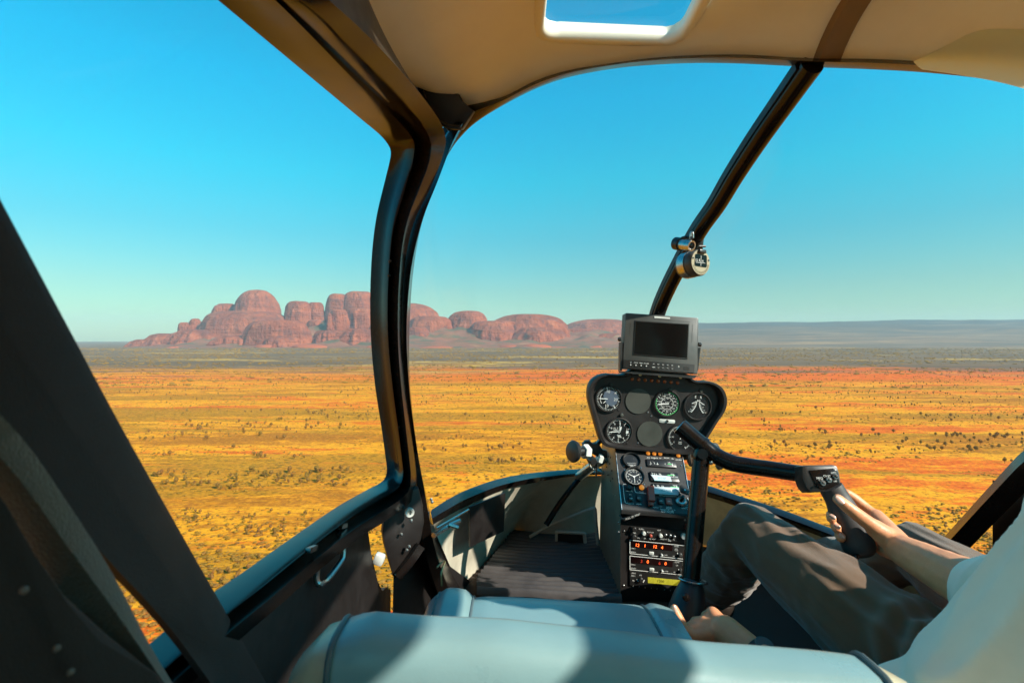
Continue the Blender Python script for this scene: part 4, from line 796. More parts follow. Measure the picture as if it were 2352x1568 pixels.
def gauge(px, py, r_px, kind):
    c = PL.at(px, py, 0.002); c = Vector((c.x, 1.597, c.z)); r = r_px/1176*1.597
    g = obj('gauge', *capped([[PL.loc(c, math.cos(a)*r, math.sin(a)*r, 0.0005) for a in np.linspace(0, 2*math.pi, 41)[:-1]], [PL.loc(c, math.cos(a)*r, math.sin(a)*r, 0.0012) for a in np.linspace(0, 2*math.pi, 41)[:-1]]]), cover_grey if kind == 'blank' else dial_black, con, smooth=False)
    rg = []
    for rad, h in ((1.13, 0.0), (1.13, 0.003), (1.08, 0.0055), (1.02, 0.0055), (0.985, 0.002)): rg.append([PL.loc(c, math.cos(a)*r*rad, math.sin(a)*r*rad, h) for a in np.linspace(0, 2*math.pi, 41)[:-1]])
    if kind != 'blank':
        obj('bezel', *grid(rg, True), panel_black, g)
    else:
        g['label'] = 'plain grey blanking cover'
        return g
    mk = MB(); nd = MB(); gn = MB(); L = 0.0022
    pol = lambda ang, rad: (math.sin(ang)*rad*r, math.cos(ang)*rad*r)
    def ticks(angs_, r0, r1, w, mb=mk):
        for a in angs_:
            x0, y0 = pol(a, r0); x1, y1 = pol(a, r1); PL.line(mb, PL.loc(c, x0, y0), PL.loc(c, x1, y1), w*r, L)
    def nums(d, rad, s):
        for a, tx in d:
            x, y = pol(R(a), rad); PL.text(mk, PL.loc(c, x, y), tx, s*r, L)
    def hand(ang, length, w, tail=0.12, tip=0.35):
        ca, sa = math.sin(R(ang)), math.cos(R(ang)); q = []
        for (t_, ww) in ((-tail, w), (length-tip*0.4, w), (length, w*0.2)): q.append((t_, ww))
        pts = [(ca*t_*r+sa*ww*r, sa*t_*r-ca*ww*r) for t_, ww in q]+[(ca*t_*r-sa*ww*r, sa*t_*r+ca*ww*r) for t_, ww in q[::-1]]
        PL.poly(nd, c, pts, 0.0045)
    def arc(a0, a1, rad, w, mb):
        n = 40
        for i in range(n):
            x0, y0 = pol(R(a0+(a1-a0)*i/n), rad); x1, y1 = pol(R(a0+(a1-a0)*(i+1)/n), rad); PL.line(mb, PL.loc(c, x0, y0), PL.loc(c, x1, y1), w*r, L)
    if kind == 'vsi':
        obj('dial_inset', [PL.loc(c, x*r, y*r, 0.0017) for x, y in ((-0.35, 0.55), (0.0, 0.78), (0.55, 0.62), (0.85, 0.15), (0.7, -0.35), (0.35, -0.62), (-0.1, -0.45), (-0.45, 0.2))], [tuple(range(8))], slate_blue, g, smooth=False)
        ticks([R(a) for a in range(0, 360, 8) if not 80 < a < 104], 0.84, 0.96, 0.03); ticks([R(-12), R(192), R(45), R(140)], 0.72, 0.97, 0.05)
        nums([(-8, '10'), (190, '10'), (92, '20')], 0.60, 0.34); nums([(48, '15'), (140, '15')], 0.72, 0.2); hand(268, 0.85, 0.035, -0.08)
        PL.line(mk, PL.loc(c, 0.82*r, 0.13*r), PL.loc(c, 0.95*r, 0.13*r), 0.05*r, L); PL.line(mk, PL.loc(c, 0.82*r, -0.13*r), PL.loc(c, 0.95*r, -0.13*r), 0.05*r, L)
        arc(232, 305, 0.68, 0.05, mk); hand(228, 0.6, 0.03, -0.3)
    elif kind == 'asi':
        arc(0, 250, 0.92, 0.055, gn); arc(250, 290, 0.92, 0.05, gn); ticks([R(i*24.5+10) for i in range(13)], 0.78, 0.95, 0.05); ticks([R(i*12.25+10) for i in range(27)], 0.85, 0.95, 0.03)
        nums([(20+i*26, str(20+10*i)) for i in range(13)], 0.66, 0.19); nums([(-6, 'KNOTS')], 0.74, 0.13); arc(-20, 330, 0.50, 0.03, mk); nums([(i*45, str(40+i*20)) for i in range(8)], 0.38, 0.12); nums([(0, 'IAS MPH')], 0.12, 0.10); ticks([R(i*15) for i in range(24)], 0.44, 0.52, 0.03); hand(262, 0.82, 0.05)
        PL.text(mk, PL.loc(c, 0.05*r, -0.2*r), 'ARSPD', 0.12*r, L)
    elif kind == 'alt':
        ticks([R(a*7.2) for a in range(50)], 0.87, 0.96, 0.025); ticks([R(a*36) for a in range(10)], 0.78, 0.96, 0.05); nums([(i*36, str(i)) for i in range(10)], 0.66, 0.24)
        PL.text(mk, PL.loc(c, -0.28*r, 0.22*r), 'ALT', 0.24*r, L); PL.line(mk, PL.loc(c, -0.45*r, 0.08*r), PL.loc(c, -0.1*r, 0.08*r), 0.04*r, L); hand(262, 0.84, 0.04); hand(4, 0.80, 0.02); hand(20, 0.45, 0.08)
        for i in range(5): PL.line(mk, PL.loc(c, (-0.12+i*0.06)*r, -0.28*r), PL.loc(c, (0.0+i*0.06)*r, -0.5*r), 0.03*r, L)
        PL.poly(mk, c, [(0.58*r, -0.12*r), (0.78*r, -0.12*r), (0.78*r, 0.1*r), (0.58*r, 0.1*r)], 0.0018)
    elif kind == 'tach':
        PL.text(mk, PL.loc(c, -0.22*r, 0.72*r), 'E', 0.26*r, L); PL.text(mk, PL.loc(c, 0.2*r, 0.72*r), 'R', 0.26*r, L)
        PL.line(nd, PL.loc(c, -0.5*r, 0.2*r), PL.loc(c, 0.15*r, 0.52*r), 0.04*r, 0.0045); PL.line(nd, PL.loc(c, 0.5*r, 0.16*r), PL.loc(c, -0.1*r, 0.52*r), 0.04*r, 0.0045)
        for sg in (-1, 1):
            pts = [(sg*(0.10+0.38*t_*t_)*r, (0.35-0.85*t_)*r) for t_ in np.linspace(0, 1, 16)]
            for a_, b_ in zip(pts, pts[1:]): PL.line(mk, PL.loc(c, *a_), PL.loc(c, *b_), 0.05*r, L)
            for k_ in range(0, 16, 2):
                x, y = pts[k_]; PL.line(mk, PL.loc(c, x, y), PL.loc(c, x+sg*0.12*r, y+0.02*r), 0.035*r, L)
            for k_, tx in ((3, '110'), (7, '100'), (11, '90'), (14, '60')): PL.text(mk, PL.loc(c, pts[k_][0]+sg*0.23*r, pts[k_][1]), tx, 0.11*r, L)
    elif kind == 'map':
        ticks([R(230+i*5) for i in range(56)], 0.86, 0.96, 0.025); ticks([R(230+i*40) for i in range(8)], 0.8, 0.97, 0.05); nums([(232, '5'), (272, '10'), (312, '15'), (352, '20'), (32, '25'), (72, '30'), (112, '35')], 0.64, 0.18)
        PL.text(mk, PL.loc(c, 0, -0.35*r), 'MAN', 0.12*r, L); PL.text(mk, PL.loc(c, 0, -0.48*r), 'PRESS', 0.12*r, L); hand(20, 0.7, 0.03)
    mk.build('markings', print_white, g, smooth=False)
    if nd.v: nd.build('needle', needle_white, g, smooth=False)
    if gn.v: gn.build('colour_arc', print_green, g, smooth=False)
    obj('gauge_glass', [PL.loc(c, math.cos(a)*r*0.99, math.sin(a)*r*0.99, 0.0052) for a in np.linspace(0, 2*math.pi, 33)[:-1]], [tuple(range(32))], gauge_glass, g, smooth=False)
    return g
for a in ((1397, 915.2, 27.7, 'vsi'), (1465.2, 920.7, 29, 'blank'), (1531.4, 926.1, 28, 'asi'), (1601.1, 932.4, 29, 'tach'), (1421, 989.6, 28, 'alt'), (1491.8, 995.4, 29, 'blank'), (1561.8, 1004.2, 28.5, 'map')): gauge(*a)
# slip ball, lamps, screws, captions on the panel
sl = MB().add(*PL.box(PL.at(1531.9, 966.2, 0.0), 0, 0, (0.050, 0.0115), 0.004, 0.0035)); sb_ = sl.build('slip_indicator', plastic_white, con)
MB().add(*PL.disc(PL.at(1531.5, 966.2, 0.003), 0.0042, 0.003)).build('slip_ball', plastic_black, sb_)
mk = MB()
for i in range(5): PL.text(mk, PL.at(1516+i*8.2, 973.0+i*0.7), 'OIOIO'[i], 0.005)
PL.text(mk, PL.at(1553, 962.5), 'II', 0.008)
caps = ['CLUTCH', 'MR TEMP', 'MR\nCHIP', 'CARBON\nMONOXIDE', 'STARTER\nON', 'TR\nCHIP', 'LOW\nFUEL', 'LOW\nRPM']
for i in range(8):
    p = PL.at(1451.7+i*14.9, 870.3+i*1.2, 0); la = MB().add(*lathe([(0.0055, 0), (0.0055, 0.003), (0.0035, 0.0055), (0, 0.0065)], p, PL.n, 16)).build('warning_lamp', amber_dark, con)
    MB().add(*lathe([(0.0066, 0), (0.0066, 0.0018), (0.0056, 0.002)], p, PL.n, 16)).build('lamp_ring', plastic_black, la)
    for k_, ln in enumerate(caps[i].split('\n')): PL.text(mk, PL.at(1451.3+i*14.8, 877.8+i*1.25+k_*3.6), ln, 0.0050, sx=0.8)
mk.build('panel_lettering', print_white, con, smooth=False)
for (x, y) in ((1466.3, 859), (1510.4, 862.4), (1557.4, 865.3)): MB().add(*PL.disc(PL.at(x, y, 0.022), 0.0045, 0.003)).build('hood_screw', brass, con)
for (x, y) in ((1403.5, 883), (1427, 952.5), (1539, 893.5), (1609, 898)): MB().add(*PL.disc(PL.at(x, y, 0.001), 0.0055, 0.008, 0.002)).build('post_light', cover_grey, con)
for (x, y) in ((1488, 946.5), (1495.5, 955), (1465.5, 1017), (1420, 941), (1440, 1017), (1376, 943), (1438, 895), (1597, 1010), (1572, 962), (1634, 945)): MB().add(*PL.disc(PL.at(x, y, 0.001), 0.0028, 0.002)).build('panel_screw', steel if x in (1488, 1495.5, 1465.5) else plastic_black, con)

# sloping console face
XLc, XRc = 0.318, 0.522
fa, fb = Vector((0.42, 1.600, -0.345)), Vector((0.42, 1.462, -0.492))
slope = (fa-fb).normalized(); ra2 = R(3.2)
CP = Plane((0.42, 1.531, -0.4185), Vector((math.cos(ra2), 0.0, -math.sin(ra2))), slope)
def quadbox(pts, back, mat, name, bev=0.004): return MB().add(*prism(pts, back, bev)).build(name, mat, con, sharp=30)
cl = [CP.at(1413, 1028), CP.at(1566, 1041), CP.at(1592, 1183), CP.at(1428, 1170)]
side_m = MB()
yb = 1.83
prof_l = [cl[0], cl[3], Vector((cl[3].x, 1.475, cl[3].z-0.008)), Vector((cl[3].x, 1.475, FLOOR)), Vector((cl[3].x, yb, FLOOR)), Vector((cl[0].x, yb, -0.36))]
obj('console_side', prof_l, [tuple(range(6))], console_metal, con, smooth=False)
prof_r = [cl[1], cl[2], Vector((cl[2].x, 1.475, cl[2].z-0.008)), Vector((cl[2].x, 1.475, FLOOR)), Vector((cl[2].x, yb, FLOOR)), Vector((cl[1].x, yb, -0.36))]
rs = obj('console_side', prof_r, [tuple(range(6))], console_metal, con, smooth=False)
MB().add(*prism([cl[0], cl[1], cl[2], cl[3]], -CP.n*0.012, 0.003)).build('console_face', panel_black, con, sharp=30)
obj('console_cap', [cl[0]+Vector((0, 0.004, 0)), cl[1]+Vector((0, 0.004, 0)), prof_r[5], prof_l[5]], [(0, 1, 2, 3)], black_matt, con, smooth=False)
MB().add(*sweep([cl[3]+Vector((-0.002, -0.003, -0.004)), cl[2]+Vector((0.002, -0.003, -0.004))], [(0.004, -0.006), (0.004, 0.006), (-0.004, 0.006), (-0.004, -0.006)])).build('console_lip', plastic_black, con)
for (a_, b_) in ((cl[0], cl[3]), (cl[1], cl[2])): MB().add(*tube([a_+CP.n*0.001, b_+CP.n*0.001], 0.0014, 6)).build('edge_strip', steel, con)
for i, (x, y) in enumerate(((1399, 1048), (1397, 1058), (1404, 1050), (1402, 1064), (1395, 1072), (1407, 1080), (1398, 1090), (1409, 1098), (1404, 1104), (1411, 1134), (1423, 1197), (1419, 1222), (1419, 1244), (1416, 1137))):
    d = XLc*1176/(x-1176); MB().add(*lathe([(0.0028, 0), (0.0028, 0.002), (0, 0.003)], P(x, y, d)+Vector((-0.0015, 0, 0)), (-1, 0, 0), 8)).build('console_screw', plastic_black if i < 9 else steel, con)
ck = MB(); cg = MB()
C_ = lambda x, y: (1396.5+x*0.11717, 1016.7+y*0.11717)
def cat(x, y, l=0.0): return CP.at(*C_(x, y), l)
lcap = ['AUX\nPUMP', 'GOVERNOR\nOFF', 'ALT', 'ENG FIRE', 'OIL', 'LOW RPM']
for i, (x, y) in enumerate(((783, 210), (903, 218), (1020, 222), (1140, 218), (1258, 232), (1375, 255))):
    p = cat(x, y); on = i not in (3, 4); la = MB().add(*lathe([(0.0062, 0), (0.0062, 0.005), (0.004, 0.009), (0, 0.0105)] if on else [(0.004, 0), (0.004, 0.003), (0, 0.005)], p, CP.n*0.8+Vector((0, -0.5, 0.1)), 16)).build('indicator_lamp', amber if on else plastic_black, con)
    MB().add(*CP.disc(p, 0.0075, 0.002)).build('lamp_ring', plastic_black, la)
    for k_, ln in enumerate(lcap[i].split('\n')): CP.text(ck, cat(x+5, y+82+k_*28), ln, 0.0050, sx=0.8)
def cgauge(cx, cy, rx, kind):
    p = cat(cx, cy); r = rx*0.11717/1176*1.53
    g = MB().add(*CP.disc(p, r*0.95, 0.002)).build('small_gauge', dial_black, con)
    rg = [[CP.loc(p, math.cos(a)*r*q, math.sin(a)*r*q, h) for a in np.linspace(0, 2*math.pi, 37)[:-1]] for q, h in ((1.08, 0), (1.08, 0.006), (1.02, 0.010), (0.94, 0.008), (0.92, 0.002))]
    obj('bezel', *grid(rg, True), plastic_black, g)
    mk = MB()
    if kind == 'clock':
        for i in range(60):
            a = R(i*6); l0 = 0.78 if i % 5 else 0.7; CP.line(mk, CP.loc(p, math.sin(a)*r*l0, math.cos(a)*r*l0), CP.loc(p, math.sin(a)*r*0.86, math.cos(a)*r*0.86), 0.03*r, 0.0025)
        for i in range(1, 13): CP.text(mk, CP.loc(p, math.sin(R(i*30))*r*0.58, math.cos(R(i*30))*r*0.58), str(i), 0.2*r, 0.0025)
        for an, ln, w in ((295, 0.5, 0.06), (62, 0.62, 0.05), (180, 0.6, 0.04)): CP.line(mk, CP.loc(p, 0, 0), CP.loc(p, math.sin(R(an))*r*ln, math.cos(R(an))*r*ln), w*r, 0.004)
        mk.add(*CP.disc(CP.loc(p, 0, 0, 0.003), r*0.1, 0.001, 0.0002))
    else:
        for i in range(8): CP.line(mk, CP.loc(p, (-0.5+i*0.13)*r, -0.25*r), CP.loc(p, (-0.5+i*0.13)*r, -0.34*r), 0.03*r, 0.0025)
        CP.text(mk, CP.loc(p, 0, -0.55*r), 'CARB AIR TEMP', 0.16*r, 0.0025, 0.8); CP.text(mk, CP.loc(p, 0, -0.72*r), 'DEG C', 0.15*r, 0.0025)
    mk.build('markings', print_white, g, smooth=False)
cgauge(458, 362, 168, 'oval'); cgauge(508, 672, 190, 'clock')
for (x0, y0, x1, y1) in ((740, 320, 1345, 505), (800, 570, 1400, 790), (850, 800, 1430, 1040)):
    a_, b_ = cat(x0, y0), cat(x1, y1); c_ = (a_+b_)/2; M_ = CP.M(); w = abs((b_-a_).dot(CP.ex)); h = abs((b_-a_).dot(CP.ey))
    MB().add(*box(c_+CP.n*0.003, (w, h, 0.006), M_, 0.003)).build('engine_gauge_cluster', dial_black, con)
for (x, y) in ((830, 415), (900, 415), (965, 425), (860, 620), (900, 628), (940, 635), (1000, 635), (1025, 640), (890, 855), (960, 858), (985, 862), (1050, 875), (1075, 872)):
    CP.line(ck, cat(x-12, y-18), cat(x+10, y+22), 0.0011, 0.0068)
for (x, y, s_) in ((1110, 435, 'E'), (1190, 408, 'OIL'), (1240, 635, 'PSI'), (1330, 690, 'GAL'), (1255, 690, 'FUEL'), (1300, 860, 'TEMP'), (1250, 455, '75'), (820, 440, '0'), (960, 440, '40')): CP.text(ck, cat(x, y), s_, 0.0055, 0.0068)
for (x0, y0, x1, y1) in ((1160, 432, 1235, 440), (1155, 650, 1300, 655), (1215, 885, 1370, 890)): CP.line(cg, cat(x0, y0), cat(x1, y1), 0.0022, 0.0068)
for (x, y) in ((1250, 450), (1278, 655), (1338, 885)): CP.line(ck, cat(x-4, y-25), cat(x+2, y+30), 0.0016, 0.007)
for nm, pts, txt_, tp in (('fuel_label', ((825, 650), (1205, 680), (1235, 785), (900, 765), (880, 720)), '23.2 LF', (1040, 720)), ('fuel_label', ((880, 885), (1375, 905), (1365, 1050), (895, 1020)), '29.2 GAL', (1120, 960))):
    lb = MB().add(*prism([cat(*q, 0.009) for q in pts], -CP.n*0.003)).build(nm, pale_label, con, smooth=False); m2 = MB(); CP.text(m2, cat(*tp), txt_, 0.0085, 0.0096); CP.line(m2, cat(tp[0]-150, tp[1]+42), cat(tp[0]+140, tp[1]+52), 0.0012, 0.0096); m2.build('label_print', label_ink, lb, smooth=False)
p = cat(655, 880); la = MB().add(*lathe([(0.0075, 0), (0.0075, 0.006), (0.005, 0.010), (0, 0.012)], p, CP.n*0.8+Vector((0, -0.5, 0.1)), 16)).build('indicator_lamp', amber, con); MB().add(*CP.disc(p, 0.009, 0.002)).build('lamp_ring', plastic_black, la)
def pl_line(pts, w=0.0014):
    q = [cat(*a) for a in pts]
    for a_, b_ in zip(q, q[1:]): CP.line(ck, a_, b_, w)
pl_line([(360, 812), (305, 806), (292, 830), (318, 1080), (335, 1160), (350, 1180), (385, 1188)]); pl_line([(470, 825), (500, 832), (515, 870), (528, 950), (550, 975), (745, 995)]); pl_line([(1000, 1030), (1200, 1045), (1350, 1055)]); pl_line([(1550, 1080), (1570, 1100), (1612, 1285), (1600, 1305), (1550, 1300)])
for (x, y, s_, z_) in ((415, 950, 'PANEL LTS', .0048), (655, 962, 'BRAKE', .0048), (450, 1195, 'NAV LTS', .0048), (603, 1205, 'STROBE', .0048), (935, 1268, 'CLUTCH', .0048), (915, 1172, 'DIS', .004), (1035, 1252, 'ALT', .0048), (1193, 1262, 'MASTER', .0048), (1195, 1286, 'BATTERY', .0048), (1478, 1287, 'PRIME', .005), (1555, 1272, 'BOTH', .0046), (1550, 1218, 'L', .005), (1545, 1160, 'R', .005), (1168, 1308, 'Alternator  NOT  to  be', .0050), (1165, 1334, 'Switched off in Flight', .0050), (1165, 1360, 'Except in Emergency', .0050), (435, 1018, 'ON', .0046)): CP.text(ck, cat(x, y), s_, z_, sx=0.85)
for (x, y, w, h, mt, tx) in ((440, 1078, 85, 110, plastic_black, 'OFF'), (597, 1068, 85, 130, plastic_black, 'OFF'), (1030, 1125, 105, 150, plastic_black, 'OFF'), (1185, 1135, 115, 160, red_paint, 'OFF')):
    sw = MB(); q = 0.11717/1176*1.5; c_ = cat(x, y+15); sw.add(*CP.box(c_, 0, -0.002, (w*q, h*q*0.75), 0.006, 0.0012)); sw.add(*CP.box(c_, 0, 0.006, (w*q*0.9, h*q*0.35), 0.003, 0.001)); o = sw.build('rocker_switch', mt, con, sharp=30)
    m2 = MB(); CP.text(m2, cat(x, y+30), tx, 0.005, 0.0066); m2.build('switch_lettering', print_white, o, smooth=False)
gd = MB(); q = [cat(765, 875, 0.012), cat(885, 880, 0.012), cat(895, 1190, 0.020), cat(770, 1180, 0.020)]; gd.add(*prism(q, -CP.n*0.012, 0.002)); gd.add(*CP.box(cat(825, 1215), 0, 0, (0.014, 0.012), 0.012, 0.002)); gd.build('switch_guard', red_paint, con, sharp=30)
MB().add(*CP.disc(cat(825, 1205, 0.002), 0.008, 0.010, 0.003)).build('guard_hinge', plastic_black, con)
kx = cat(1425, 1150); ks = MB().add(*lathe([(0.0155, 0), (0.0155, 0.006), (0.012, 0.010), (0.0085, 0.010), (0.0085, 0.004), (0, 0.004)], kx, CP.n, 24)).build('ignition_switch', steel, con)
kk = MB(); kk.add(*tube([kx+CP.n*0.004, kx+CP.n*0.022+Vector((0.001, 0, 0.006))], 0.0045, 10)); kk.add(*prism([cat(*z_, 0.030) for z_ in ((1360, 920), (1400, 910), (1500, 960), (1558, 1020), (1550, 1085), (1500, 1100), (1360, 1040))], -CP.n*0.006, 0.002)); ko = kk.build('ignition_key', plastic_black, con, sharp=30)
MB().add(*CP.disc(cat(1450, 1015, 0.030), 0.0025, 0.001, 0.0003)).build('key_ring', steel, ko)
MB().add(*CP.disc(cat(418, 895), 0.0075, 0.011, 0.002)).build('dimmer_knob', plastic_black, con)
for (x, y) in ((320, 455), (645, 490), (655, 570), (325, 535), (710, 815), (425, 822), (1595, 1030), (1435, 445), (585, 1100)): MB().add(*CP.disc(cat(x, y), 0.0026, 0.002)).build('panel_screw', steel, con)
ck.build('console_lettering', print_white, con, smooth=False); cg.build('green_arc', print_green, con, smooth=False)

# vertical radio stack
ra3 = R(5.4)
RP = Plane((0.42, 1.478, -0.64), (math.cos(ra3), 0, -math.sin(ra3)), (0, 0, 1))
rq = lambda x, y, l=0.0: RP.at(1396.5+x*0.11717, 1188.2+y*0.11717, l)
rl = [Vector((cl[3].x, 1.4785, cl[3].z-0.004)), Vector((cl[2].x, 1.4785, cl[2].z-0.004)), Vector((cl[2].x, 1.4785, FLOOR)), Vector((cl[3].x, 1.4785, FLOOR))]
obj('radio_rack', rl, [(0, 1, 2, 3)], black_matt, con, smooth=False)
rk = MB()
def plate(corners, name, mat, h=0.004): return MB().add(*prism([rq(*c_, h) for c_ in corners], -RP.n*(h+0.002), 0.0015)).build(name, mat, con, sharp=30)
def rframe(corners, w, l=0.0052):
    q = [rq(*c_) for c_ in corners]
    for a_, b_ in zip(q, q[1:]+q[:1]): RP.line(rk, a_, b_, w, l)
plate([(440, 165), (1640, 275), (1600, 490), (435, 400)], 'audio_panel', plastic_black)
plate([(415, 420), (1640, 545), (1600, 815), (415, 690)], 'radio_unit', plastic_black); rframe([(422, 425), (1635, 550), (1595, 808), (422, 686)], 0.0016)
plate([(415, 728), (1600, 845), (1570, 1125), (415, 1008)], 'radio_unit', plastic_black); rframe([(422, 732), (1595, 850), (1565, 1118), (424, 1002)], 0.0016)
plate([(420, 1035), (1560, 1140), (1540, 1450), (420, 1310)], 'transponder', plastic_black)
for cs in (((445, 445), (1260, 530), (1255, 640), (445, 555)), ((445, 755), (1265, 840), (1260, 955), (445, 870))): plate(cs, 'display_window', led_window, 0.0048)
lb = MB(); ld = MB()
for (x, y, s_) in ((565, 525, '12'), (715, 538, '1'), (910, 556, '12'), (1050, 572, '4'), (770, 850, '0'), (1117, 886, '0')): RP.text(lb, rq(x, y), s_, 0.0125, 0.0056)
for (x, y, s_) in ((648, 840, '3'), (1000, 878, '6')): RP.text(ld, rq(x, y), s_, 0.0125, 0.0056)
lb.build('display_digits', led_red, con, smooth=False); ld.build('dim_digits', led_dim, con, smooth=False)
lc = MB().add(*prism([rq(*c_, 0.0048) for c_ in ((772, 1150), (1560, 1225), (1555, 1335), (776, 1262))], -RP.n*0.003)).build('code_display', lcd_yellow, con, smooth=False)
m2 = MB(); RP.text(m2, rq(1020, 1228), '1200', 0.0105, 0.0055); m2.build('display_print', lcd_ink, lc, smooth=False)
for (x, y, s_, z_) in ((475, 590, 'COMM 1', .005), (485, 662, 'BENDIX', .005), (470, 905, 'COMM 2', .005), (490, 978, 'BENDIX', .005), (1330, 550, 'COMM', .005), (1328, 600, 'XFER', .0045), (1328, 628, 'CHAN', .0045), (1342, 860, 'COMM', .005), (1342, 922, 'OFF', .005), (1115, 718, 'CHAN', .0045), (1130, 1035, 'CHAN', .0045), (1275, 740, 'OFF', .004), (1288, 1050, 'ON', .004), (495, 1072, 'IDENT', .005), (487, 1125, 'REPLY', .005), (630, 1112, 'ON', .005), (634, 1188, 'ALT', .005), (485, 1218, 'VFR', .005), (512, 288, 'MKR', .005), (593, 385, 'VOL', .005), (725, 398, 'SENS', .005), (820, 275, 'PILOT ISO', .005), (860, 408, 'SQ  VOX', .005), (990, 235, 'XMIT', .005), (1050, 408, 'MAX', .005), (1115, 408, 'COM', .005), (1195, 412, 'NAV', .005), (1195, 438, 'DME', .005), (1280, 420, 'PA', .005), (645, 212, 'AUDIO', .0055), (935, 400, 'MIC', .004)): RP.text(rk, rq(x, y), s_, z_, 0.0052, 0.85)
for i, x in enumerate((488, 602, 718, 838, 950, 1095, 1212)): RP.text(rk, rq(x, 1330+(x-488)*0.105), str(i), 0.0062, 0.0052)
for (x0, y0, x1, y1) in ((555, 1190, 590, 1240), (705, 1200, 680, 1250), (1350, 670, 1356, 695), (1372, 990, 1376, 1012)): RP.line(rk, rq(x0, y0), rq(x1, y1), 0.0024, 0.0054)
rk.build('radio_lettering', print_white, con, smooth=False)
for (x, y) in ((840, 682), (848, 998)):
    b_ = MB().add(*RP.box(rq(x, y, 0.002), 0, 0, (0.0135, 0.0085), 0.006, 0.0012)).build('transfer_button', plastic_white, con); m2 = MB(); RP.text(m2, rq(x, y), 'XFR', 0.004, 0.0086); m2.build('button_lettering', plastic_black, b_, smooth=False)
for (x, y, r_, mt) in ((690, 290, 0.0055, plastic_white), (1018, 335, 0.0055, plastic_white), (1115, 320, 0.004, steel), (1200, 330, 0.004, steel), (1283, 352, 0.004, steel), (1466, 345, 0.0082, plastic_white), (1038, 710, 0.003, plastic_white), (1048, 1022, 0.003, plastic_white), (1400, 705, 0.005, plastic_grey), (1418, 1015, 0.005, plastic_grey), (825, 335, 0.004, red_paint), (500, 210, 0.0065, plastic_black), (500, 360, 0.0065, plastic_black), (630, 1190, 0.006, plastic_black)):
    MB().add(*RP.disc(rq(x, y, 0.003), r_, 0.009, 0.0015, 18)).build('radio_knob', mt, con)
for (x, y) in ((210, 100), (205, 285), (315, 262), (1505, 45), (305, 1330)):
    MB().add(*RP.disc(rq(x, y), 0.0028, 0.002)).build('panel_screw', steel, con)
MB().add(*lathe([(0.011, 0), (0.011, 0.008), (0.007, 0.014), (0, 0.015)], rq(1570, 175), RP.n, 18)).build('red_button', red_paint, con)
# pull vent handle
va, vb = P(1430.5, 1193.6, 1.455), P(1472.7, 1177.4, 1.452); dv = (vb-va).normalized(); VP = Plane((va+vb)/2, dv, Vector((0, 0, 1)))
vh = MB(); vh.add(*box((va+vb)/2, ((vb-va).length, 0.0095, 0.007), VP.M(), 0.003)); vh.add(*tube([va, va+Vector((-0.004, 0.02, 0.006))], 0.003, 8)); vo2 = vh.build('vent_handle', plastic_black, con)
m2 = MB()
for (t_, s_) in ((0.27, 'PULL'), (0.52, '(P)'), (0.78, 'VENT')): VP.text(m2, va.lerp(vb, t_), s_, 0.0072, 0.0042, 0.9)
m2.build('handle_lettering', print_white, vo2, smooth=False)
# ------------------------------------------------------------------ screen on top of the console
mon = empty('monitor', P(1516, 858, 1.57), 'small black display screen with a row of buttons, mounted above the dials', 'monitor')
MN = Plane(P(1518, 790, 1.555), (math.cos(R(4.2)), 0, -math.sin(R(4.2))), (0, 0.06, 1))
mq = lambda x, y, l=0.0: MN.at(1421+x*0.10549, 704.3+y*0.10549, l)
MB().add(*prism([mq(*c_) for c_ in ((150, 150), (175, 133), (1715, 240), (1742, 262), (1722, 1440), (1700, 1470), (110, 1350), (85, 1330))], -MN.n*0.045, 0.003)).build('monitor_body', plastic_grey, mon, sharp=30)
MB().add(*prism([mq(*c_, 0.0025) for c_ in ((350, 300), (1535, 370), (1500, 1140), (310, 1045))], -MN.n*0.004, 0.0015)).build('screen_surround', plastic_black, mon, sharp=30)
MB().add(*prism([mq(*c_, 0.0032) for c_ in ((375, 325), (1510, 390), (1480, 1115), (335, 1020))], -MN.n*0.002)).build('screen', screen_black, mon, smooth=False)
mm = MB()
for a_, b_ in (((255, 350), (245, 600)), ((880, 280), (1560, 335)), ((1610, 380), (1590, 780))): MN.line(mm, mq(*a_), mq(*b_), 0.0007, 0.0010)
mm.build('groove', plastic_black, mon, smooth=False)
MB().add(*prism([mq(*c_, 0.004) for c_ in ((100, 1150), (1650, 1255), (1640, 1440), (95, 1335))], -MN.n*0.006, 0.0015)).build('button_strip', plastic_black, mon, sharp=30)
MB().add(*prism([mq(*c_, 0.0015) for c_ in ((775, 208), (1115, 235), (1115, 268), (775, 245))], -MN.n*0.002)).build('bright_badge', plastic_white, mon, smooth=False)
mm = MB()
for i in range(4):
    x, y = 252+i*113, 1265+i*8; MB().add(*MN.box(mq(x, y, 0.003), 0, 0, (0.006, 0.004), 0.003, 0.0008)).build('button', plastic_grey, mon); MN.poly(mm, mq(x, y), [(-.0013, -.0013), (.0013, -.0013), (.0013, .0013), (-.0013, .0013)], 0.0064); MN.text(mm, mq(x+4, y-55+i), ('AV', 'MODE', 'VIDEO', 'POWER')[i], 0.0042, 0.0044)
for i in range(5):
    for k_ in range(2):
        x, y = 750+i*100, 1248+i*8+k_*70; MB().add(*MN.box(mq(x, y, 0.003), 0, 0, (0.008, 0.0045), 0.002, 0.0008)).build('button', plastic_grey, mon); MN.text(mm, mq(x, y), (('F1', 'F2', 'F3', 'F4', 'F5'), ('MENU', '<', '>', '^', 'v'))[k_][i], 0.0038, 0.0055)
MN.text(mm, mq(1300, 1298), 'n', 0.009, 0.0044)
mm.build('button_lettering', print_white, mon, smooth=False)
sp_ = MB()
